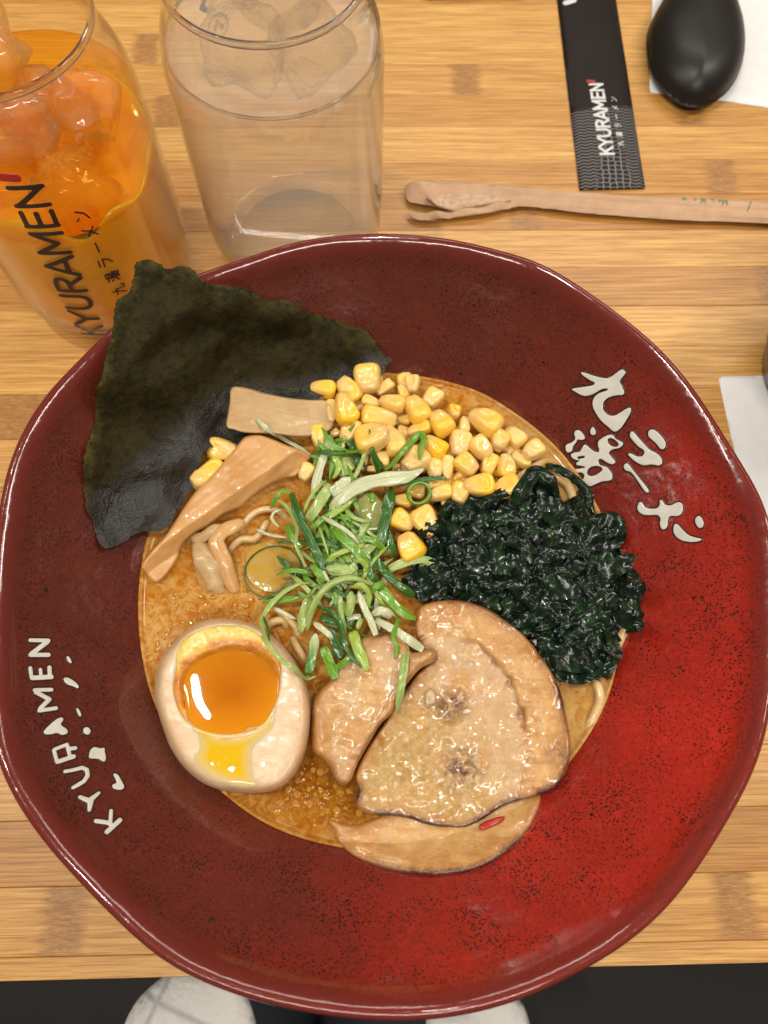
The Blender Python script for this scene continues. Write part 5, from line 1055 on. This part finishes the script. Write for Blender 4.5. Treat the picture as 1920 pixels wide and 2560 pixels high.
# water
WAT = NT('water'); WAT.set(color=(.99, .975, .95), rough=0.0, ior=1.27, trans=1.0)
tr_ = WAT.node('ShaderNodeBsdfTransparent', {'Color': (.99, .985, .97)}); df_ = WAT.node('ShaderNodeBsdfDiffuse', {'Color': (.9, .88, .82)}); m0_ = WAT.node('ShaderNodeMixShader', {0: .16, 1: tr_.outputs[0], 2: df_.outputs[0]})  # diffuse part is a painted pale haze, standing in for light the water gathers
mx_ = WAT.node('ShaderNodeMixShader', {0: .90, 1: WAT.b.outputs[0], 2: m0_.outputs[0]}); WAT.l.new(mx_.outputs[0], WAT.out.inputs[0])
wl = lathe('water', fill(9.8), WAT.m, wat)
lathe('water_edge', [(float(gin_r(9.8)) - .05 + .045 * math.cos(a), 9.8 + .06 * math.sin(a)) for a in np.linspace(0, 2 * math.pi, 9)], RIMG, wat)
for i, (loc, size, rot, lab) in enumerate([
    ((-.9, -.7, 10.0), (2.5, 2.2, 1.9), (.3, .5, .4), 'ice cube floating at the near left in the water glass'),
    ((1.3, -.3, 9.8), (2.3, 2.2, 1.9), (.6, .2, 1.1), 'ice cube floating at the right in the water glass'),
    ((.1, 1.5, 10.3), (2.5, 2.1, 2.0), (.2, .8, .2), 'ice cube floating at the far side of the water glass')]):
    icecube(ICEW, loc, size, rot, wat, GC, i * 5.1 + 2, lab)
# stamp printed on the far side of the water glass
def back(u, v, h): r = gout(v) + h + .006; a = u / 3.7; return np.stack([r * np.cos(a) + GC[0], r * np.sin(a) + GC[1], v + 0 * h], 1)
def farhit(px, py):
    c = GC; last = None
    for z in np.arange(12, 0, -.01):
        x, y = P(px, py, z); r = math.hypot(x - c[0], y - c[1])
        if last is not None and r > gout(z) and last <= gout(z): return np.array([math.atan2(y - c[1], x - c[0]) * 3.7, z])
        last = r
    return np.array([2.2 * 3.7, 9.])
m0 = farhit(545, 66)
cir = [(m0[0] + .42 * math.cos(a), m0[1] + .42 * math.sin(a)) for a in np.linspace(0, 6.28, 20)]
GRN = m_plain('grey_print', (.13, .125, .11), .4, 4, .1)
for fs in ([f_stroke(cir, .06), f_stroke([(m0[0] - .2, m0[1] - .15), (m0[0], m0[1] + .2), (m0[0] + .2, m0[1] - .15)], .07)], [f_stroke([(m0[0] + .2, m0[1] + .65), (m0[0] + .5, m0[1] + .95), (m0[0] + .3, m0[1] + 1.15)], .1), f_stroke([(m0[0], m0[1] + .6), (m0[0] + .1, m0[1] + .8)], .06)]):
    under(puff('printed_stamp', f_union(fs), .05, lambda u, v, s: 0 * u + .012, lambda u, v, s: 0 * u, GRN, mapf=back), wat, (*GC, 0))

# ================================================================== chopstick sleeve, wrapper, spoon, papers, cup
def flat(u, v, h): return np.stack([u, v, h + 0 * u], 1)
def quadpts(px): return [tuple(float(q) for q in P(*p)) for p in px]
A_, B_, C_, D_ = [np.array(P(*p)) for p in ((1448, 478), (1614, 484), (1537, 0), (1394, 0))]
sd_dir = ((D_ - A_) / np.hypot(*(D_ - A_)) + (C_ - B_) / np.hypot(*(C_ - B_))); sd_dir /= np.hypot(*sd_dir); perp = np.array([sd_dir[1], -sd_dir[0]])
W_ = float(abs((B_ - A_) @ perp)); S0 = A_
sl = tag(empty('chopstick_sleeve', (float(S0[0]), float(S0[1]), 0)), 'black paper chopstick sleeve with white lettering and wave pattern, pointing away beyond the bowl', 'chopstick sleeve')
SLP = NT('black_sleeve_paper'); X = SLP.xyz()  # object coordinates: x across, y along, cm
a_ = SLP.math('ADD', X[1], SLP.math('MULTIPLY', SLP.math('SINE', SLP.math('MULTIPLY', X[0], 15.)), .035))
cx_ = SLP.math('ABSOLUTE', SLP.math('SUBTRACT', X[0], W_ * .55))
mid = SLP.rng(SLP.math('ADD', cx_, SLP.math('MULTIPLY', X[1], .18)), .75, 1.05, 1, 0)
lin1 = SLP.math('ABSOLUTE', SLP.math('SINE', SLP.math('MULTIPLY', a_, 17.)))
wave = SLP.rng(lin1, .1, .6, 1, 0)
hx = SLP.node('ShaderNodeCombineXYZ', {0: SLP.math('MULTIPLY', X[0], 3.2), 1: SLP.math('MULTIPLY', X[1], 4.2), 2: 0.0}).outputs[0]
hex_ = SLP.rng(SLP.vor(1.0, feature='DISTANCE_TO_EDGE', vec=hx, rnd=.25), .03, .11, 1, 0)
pat = SLP.mix(mid, wave, hex_); gate = SLP.rng(SLP.math('SUBTRACT', X[1], SLP.math('MULTIPLY', X[0], .12)), 4.55, 4.75, 1, 0)
SLP.set(color=SLP.mix(SLP.math('MULTIPLY', SLP.math('MULTIPLY', pat, gate), .85), (.014, .009, .007), (.30, .29, .285)), rough=.5, spec=.22)
def sl_pt(a, b, z): return (a * perp[0] + b * sd_dir[0], a * perp[1] + b * sd_dir[1], z)
Rm = Matrix(((perp[0], sd_dir[0], 0), (perp[1], sd_dir[1], 0), (0, 0, 1)))
nxs, nys = 14, 60; V = []
for lay in (0, 1):
    for j in range(nys + 1):
        for i in range(nxs + 1):
            a, b = W_ * i / nxs, 22.0 * j / nys - (.0)
            z = .05 + (.20 * math.sin(math.pi * i / nxs) ** .55 * (.35 + .65 * min(1, b / 2)) if lay == 0 else 0.0) + (.012 * float(vnoise(a, b * .5, 2)) if lay == 0 else 0)
            V.append((a, b + .04 * a, z))
n1_ = (nxs + 1) * (nys + 1); Fs = []
for j in range(nys):
    for i in range(nxs):
        q = j * (nxs + 1) + i; Fs.append((q, q + 1, q + nxs + 2, q + nxs + 1)); Fs.append(tuple(k + n1_ for k in (q + nxs + 1, q + nxs + 2, q + 1, q)))
for i in range(nxs): Fs += [(i + 1, i, i + n1_, i + 1 + n1_), (nys * (nxs + 1) + i, nys * (nxs + 1) + i + 1, nys * (nxs + 1) + i + 1 + n1_, nys * (nxs + 1) + i + n1_)]
for j in range(nys): Fs += [(j * (nxs + 1), (j + 1) * (nxs + 1), (j + 1) * (nxs + 1) + n1_, j * (nxs + 1) + n1_), ((j + 1) * (nxs + 1) + nxs, j * (nxs + 1) + nxs, j * (nxs + 1) + nxs + n1_, (j + 1) * (nxs + 1) + nxs + n1_)]
so = obj('paper_sleeve', V, Fs, SLP.m, sl); so.rotation_euler = Rm.to_euler()
def on_sleeve(u, v, h):
    z = .052 + .20 * np.sin(np.pi * np.clip(u / W_, 0.02, .98)) ** .55 * (.35 + .65 * np.minimum(1, v / 2)) + .012 * vnoise(u, v * .5, 2.) + h
    return np.stack([u * perp[0] + v * sd_dir[0], u * perp[1] + v * sd_dir[1], z], 1)
def scoord(px, py): q = np.array(P(px, py, .25)) - S0; return np.array([float(q @ perp), float(q @ sd_dir)])
def write_on_sleeve():
    n_before = set(bpy.data.objects)
    write(sl, (0, 0, 0), on_sleeve, scoord(1535, 388), scoord(1505, 206), .62, INKWH, INKR, scoord(1561, 364), scoord(1541, 240), .30, cell=.035, h0=.012, hair=.1)
    for o in set(bpy.data.objects) - n_before: o.location = (0, 0, 0)
write_on_sleeve()
o = puff('printed_dot', f_stroke([scoord(1416, 4), scoord(1434, 0)], .16), .04, lambda u, v, s: 0 * u + .012, lambda u, v, s: 0 * u, INKWH, mapf=on_sleeve, parent=sl)
# a second dark sleeve whose near edge just enters at the top
q = quadpts([(1055, 1), (1322, -3), (1330, -260), (1030, -250)])
BLK = m_plain('black_card', (.014, .012, .011), .4, 2, .1)
tag(puff('menu_card', f_poly(q), .4, lambda u, v, s: .35 + .0 * u, lambda u, v, s: .02 + 0 * u, BLK, mapf=flat, smooth=False), 'dark card edge at the top of the picture left of the chopstick sleeve', 'card')
PAPER = m_plain('white_paper', (.80, .785, .77), .75, 1.5, .15, .03)
def sheet(name, px, z, lab, cat, cell=.25):
    f = f_poly(quadpts(px)); zz = lambda u, v, s: z + .05 * np.clip(s, 0, .6) * (1 + vnoise(u * .5, v * .5, z * 50)) * .5
    return tag(puff(name, f, cell, lambda u, v, s: zz(u, v, s) + .012, lambda u, v, s: zz(u, v, s) - .006 , PAPER, mapf=flat), lab, cat)
sheet('paper_napkin', [(1634, -150), (1628, 100), (1623, 232), (1760, 246), (1930, 272), (2200, 300), (2200, -150)], .012, 'white paper napkin under the black spoon, top right', 'napkin')
sheet('paper_napkin', [(1794, 941), (1860, 940), (2100, 936), (2150, 1400), (1925, 1420), (1880, 1300), (1826, 1090)], .012, 'white paper napkin on the right beside the bowl, under the dark cup', 'napkin')
# spoon, bowl down
SPO = NT('black_melamine'); SPO.set(color=(.012, .010, .008), rough=.42, spec=.35, coat=.08, coat_rough=.3); SPO.bump(SPO.noise(25, 3), .05, .02)
SPN = [(1618, 130), (1619, 80), (1640, 30), (1672, -22), (1700, -55), (1735, -70), (1772, -62), (1805, -38), (1833, 8), (1853, 66), (1859, 120), (1852, 170), (1830, 215), (1795, 248), (1750, 265), (1705, 258), (1660, 225), (1630, 180)]
spf_ = f_poly(smooth_poly([tuple(float(k) for k in P(x, y, .55)) for x, y in SPN], 4))
sp_at = (float(P(1740, 120)[0]), float(P(1740, 120)[1]), 0)
spoon = tag(empty('soup_spoon', sp_at), 'black soup spoon lying face down on the napkin at the top right', 'spoon')
under(puff('spoon_bowl', spf_, .07, lambda u, v, s: .50 + 1.55 * np.sqrt(np.clip(1 - (1 - np.clip(s / 2.25, 0, 1)) ** 2, 0, 1)), lambda u, v, s: .28 + .22 * np.clip(1 - s / .1, 0, 1) + 1.3 * np.sqrt(np.clip(1 - (1 - np.clip((s - .15) / 2.2, 0, 1)) ** 2, 0, 1)), SPO.m, mapf=flat), spoon, sp_at)
hx0, hy0 = P(1745, -55, 1.0)
hpath = [(float(hx0), float(hy0) - .6, 1.5), (float(hx0) + .2, float(hy0) + 1.5, 1.5), (float(hx0) + .8, float(hy0) + 5, .9), (float(hx0) + 1.6, float(hy0) + 9, .35)]
under(ribbon('handle', hpath, 1.5, SPO.m, thick=.35, curl=.3, taper=(.9, .8)), spoon, sp_at)
# straw wrapper
KR = NT('kraft_paper'); nk = KR.noise(1, 4, .6, vec=KR.map((1.2, 1.8, 1))); KR.set(color=KR.mix(KR.rng(nk, .35, .65), (.57, .36, .21), (.49, .295, .165)), rough=.62); KR.bump(nk, .35, .06)
WR = G2([(100,790),(150,782),(240,775),(310,785),(420,788),(560,800),(700,815),(850,825),(1130,845),(1400,855),(1659,865),(1900,880),(1900,985),(1659,960),(1400,950),(1200,940),(1000,925),(860,915),(780,905),(700,895),(620,885),(540,895),(460,915),(350,930),(240,940),(150,943),(115,925),(100,905),(150,912),(220,912),(300,905),(250,895),(200,880),(110,865),(95,830)])
wrf = f_poly(smooth_poly([tuple(float(k) for k in P(x, y, .35)) for x, y in WR], 2))
wy = lambda u, v: v
wc0, wc1 = np.array(P(*G2([(600, 845)])[0], .35)), np.array(P(*G2([(1659, 912)])[0], .35)); wd_ = (wc1 - wc0) / np.hypot(*(wc1 - wc0)); wn_ = np.array([-wd_[1], wd_[0]])
def wr_top(u, v, s):
    tt = (u - wc0[0]) * wn_[0] + (v - wc0[1]) * wn_[1]; al = (u - wc0[0]) * wd_[0] + (v - wc0[1]) * wd_[1]
    fold_ = .02 * np.sin(tt * 26) * (al > 2) + .10 * np.exp(-((tt - .22) / .18) ** 2) - .06 * np.exp(-((tt + .12) / .05) ** 2) - .03 * np.exp(-((tt + .3) / .04) ** 2)
    return .26 + .16 * np.clip(s / .25, 0, 1) + fold_ + .10 * np.clip((3 - al) / 5, 0, 1) * 2.2 * (np.abs(vnoise(u * 1.1, v * 1.6, 2.)) - .3) + .012 * vnoise(u * 2.5, v * 9, 1.)
wrap = tag(empty('straw_wrapper', (float(wc0[0]), float(wc0[1]), 0)), 'torn brown paper straw wrapper lying across the end of the black sleeve', 'straw wrapper')
WAT_ = (float(wc0[0]), float(wc0[1]), 0)
under(puff('paper_tube', wrf, .075, wr_top, lambda u, v, s: .12 + .14 * np.clip(1 - s / .2, 0, 1), KR.m, mapf=flat), wrap, WAT_)
# torn inner flap and pale inside
FL = m_plain('kraft_inside', (.62, .42, .27), .65, 5, .3)
under(puff('torn_flap', f_poly([tuple(float(k) for k in P(x, y, .5)) for x, y in G2([(180,850),(270,835),(380,840),(500,855),(560,862),(420,885),(300,905),(230,885)])]), .07, lambda u, v, s: .52 + .10 * np.clip(s / .2, 0, 1) * 0 + .06 * vnoise(u * 2, v * 3), lambda u, v, s: .35 + 0 * u, FL, mapf=flat), wrap, WAT_)
GPR = m_plain('green_print', (.16, .24, .17), .6, 5, .1)
ws = lambda px, py: np.array(P(px, py, .42))
def wr_map(u, v, h): return np.stack([u, v, wr_top(u, v, np.full(np.shape(u), .3)) + h], 1)
gx = G2([(1300,858),(1345,860),(1385,862),(1420,864),(1450,866),(1478,868)])
for i, (a, k) in enumerate(zip(gx, ('M', 'c', 'W', 'h', 'c', 'M'))):   # faint upside-down brand line
    o0 = ws(a[0], a[1] - 1); hh = .30 if i in (2, 5) else .20
    stc = {'M': [[(0, 0), (0, 1)], [(0, 1), (.4, .2)], [(.4, .2), (.8, 1)], [(.8, 1), (.8, 0)]], 'W': [[(0, 1), (.2, 0)], [(.2, 0), (.4, .8)], [(.4, .8), (.6, 0)], [(.6, 0), (.8, 1)]], 'c': [[(.6, .8), (.2, .9), (0, .5), (.2, .1), (.6, .2)]], 'h': [[(0, 0), (0, 1)], [(0, .5), (.5, .5), (.5, 0)]]}[k]
    fs = [f_stroke([o0 - wd_ * q[0] * hh * .9 - wn_ * q[1] * hh for q in s_], .025) for s_ in stc]
    under(puff('printed_letter', f_union(fs), .02, lambda u, v, s: 0 * u + .01, lambda u, v, s: 0 * u - .01, GPR, mapf=wr_map), wrap, WAT_)
b0, b1 = ws(*G2([(1583, 872)])[0]), ws(*G2([(1572, 908)])[0])
under(puff('printed_bar', f_stroke([b0, b1], .03), .02, lambda u, v, s: 0 * u + .01, lambda u, v, s: 0 * u - .01, GPR, mapf=wr_map), wrap, WAT_)
# dark cup at the right edge
cxy = np.array(P(1913, 930, .3)) + np.array([3.05, 0]); CUP = m_plain('dark_stoneware', (.03, .03, .032), .3, 6, .2, .2, coat=.3)
cup = tag(empty('dark_cup', (float(cxy[0]), float(cxy[1]), 0)), 'dark stoneware cup just entering at the right edge, on the napkin', 'cup')
lathe('cup_body', [(0, .1), (2.6, .1), (2.7, 0), (2.95, 0), (3.1, .3), (3.6, 1.6), (3.85, 3.4), (3.9, 5.6), (3.92, 6.9), (3.86, 7.0), (3.76, 6.95), (3.7, 6.5), (3.6, 3.2), (3.2, 1.2), (2.2, .6), (0, .5)], CUP, cup, n=72)

# ================================================================== the diner's lap under the table edge
NAVY = m_plain('navy_trousers', (.016, .019, .028), .85, 12, .3, .2)
person = tag(empty('person', (0, -30, -45)), 'seated diner in white checked shirt and navy trousers, lap just below the table edge', 'person')
PA = (0, -30, -45)
import bmesh
pm = bpy.data.meshes.new('lap'); pv = [(-3, -44, -18), (-7, -34, -21), (-7, -16, -22), (-7, 2, -23), (2, -34, -21), (2, -16, -22), (2, 2, -23), (-3, -46, 0), (-3, -48, 18), (-7, 8, -38), (2, 8, -38), (-7, 8, -58), (2, 8, -58)]
pm.from_pydata([tuple(c * CM for c in v) for v in pv], [(0, 1), (1, 2), (2, 3), (0, 4), (4, 5), (5, 6), (0, 7), (7, 8), (3, 9), (6, 10), (9, 11), (10, 12)], [])
pb = bpy.data.objects.new('body', pm); col.objects.link(pb); pm.materials.append(NAVY)
sk = pb.modifiers.new('skin', 'SKIN'); 
for v, r in zip(pm.skin_vertices[0].data, (9, 6, 5, 4.5, 6, 5, 4.5, 10, 12, 4, 4, 4, 4)): v.radius = (r * CM, r * CM)
pm.skin_vertices[0].data[0].use_root = True
pb.modifiers.new('sub', 'SUBSURF').render_levels = 2; pb.modifiers['sub'].levels = 2; sk.use_smooth_shade = True
under(pb, person, PA)
SH = NT('white_checked_cotton'); rc = SH.map(rot=(0, 0, .35)); X = SH.xyz(rc)
l1 = SH.rng(SH.math('ABSOLUTE', SH.math('SINE', SH.math('MULTIPLY', X[0], .62))), .0, .12, 1, 0); l2 = SH.rng(SH.math('ABSOLUTE', SH.math('SINE', SH.math('MULTIPLY', X[1], .55))), .0, .10, 1, 0)
SH.set(color=SH.mix(SH.math('MULTIPLY', SH.math('MAXIMUM', l1, l2), .6), (.62, .60, .56), (.22, .22, .24)), rough=.85); SH.bump(SH.noise(.5, 4), .5, .8)
def cloth(px, z, lab_):
    f = f_poly(smooth_poly([tuple(float(k) for k in P(x, y, z)) for x, y in px], 4))
    zz = lambda u, v, s: z - .8 * (1 - np.sqrt(np.clip(1 - (1 - np.clip(s / 2.5, 0, 1)) ** 2, 0, 1))) + .7 * fbm(u * .3, v * .3, 2., 3)
    o = puff('shirt_front', f, .35, lambda u, v, s: zz(u, v, s), lambda u, v, s: zz(u, v, s) - .3, SH.m, mapf=flat); under(o, person, PA); o['label'] = lab_
cloth([(420, 2440), (500, 2435), (590, 2450), (610, 2500), (635, 2580), (640, 2700), (300, 2720), (285, 2620), (300, 2560), (340, 2500)], -9.0, 'white shirt front with grey check lines hanging on the left')
cloth([(1080, 2500), (1180, 2490), (1280, 2490), (1315, 2520), (1335, 2580), (1360, 2700), (1050, 2720), (1065, 2580)], -9.5, 'white shirt front hanging on the right')
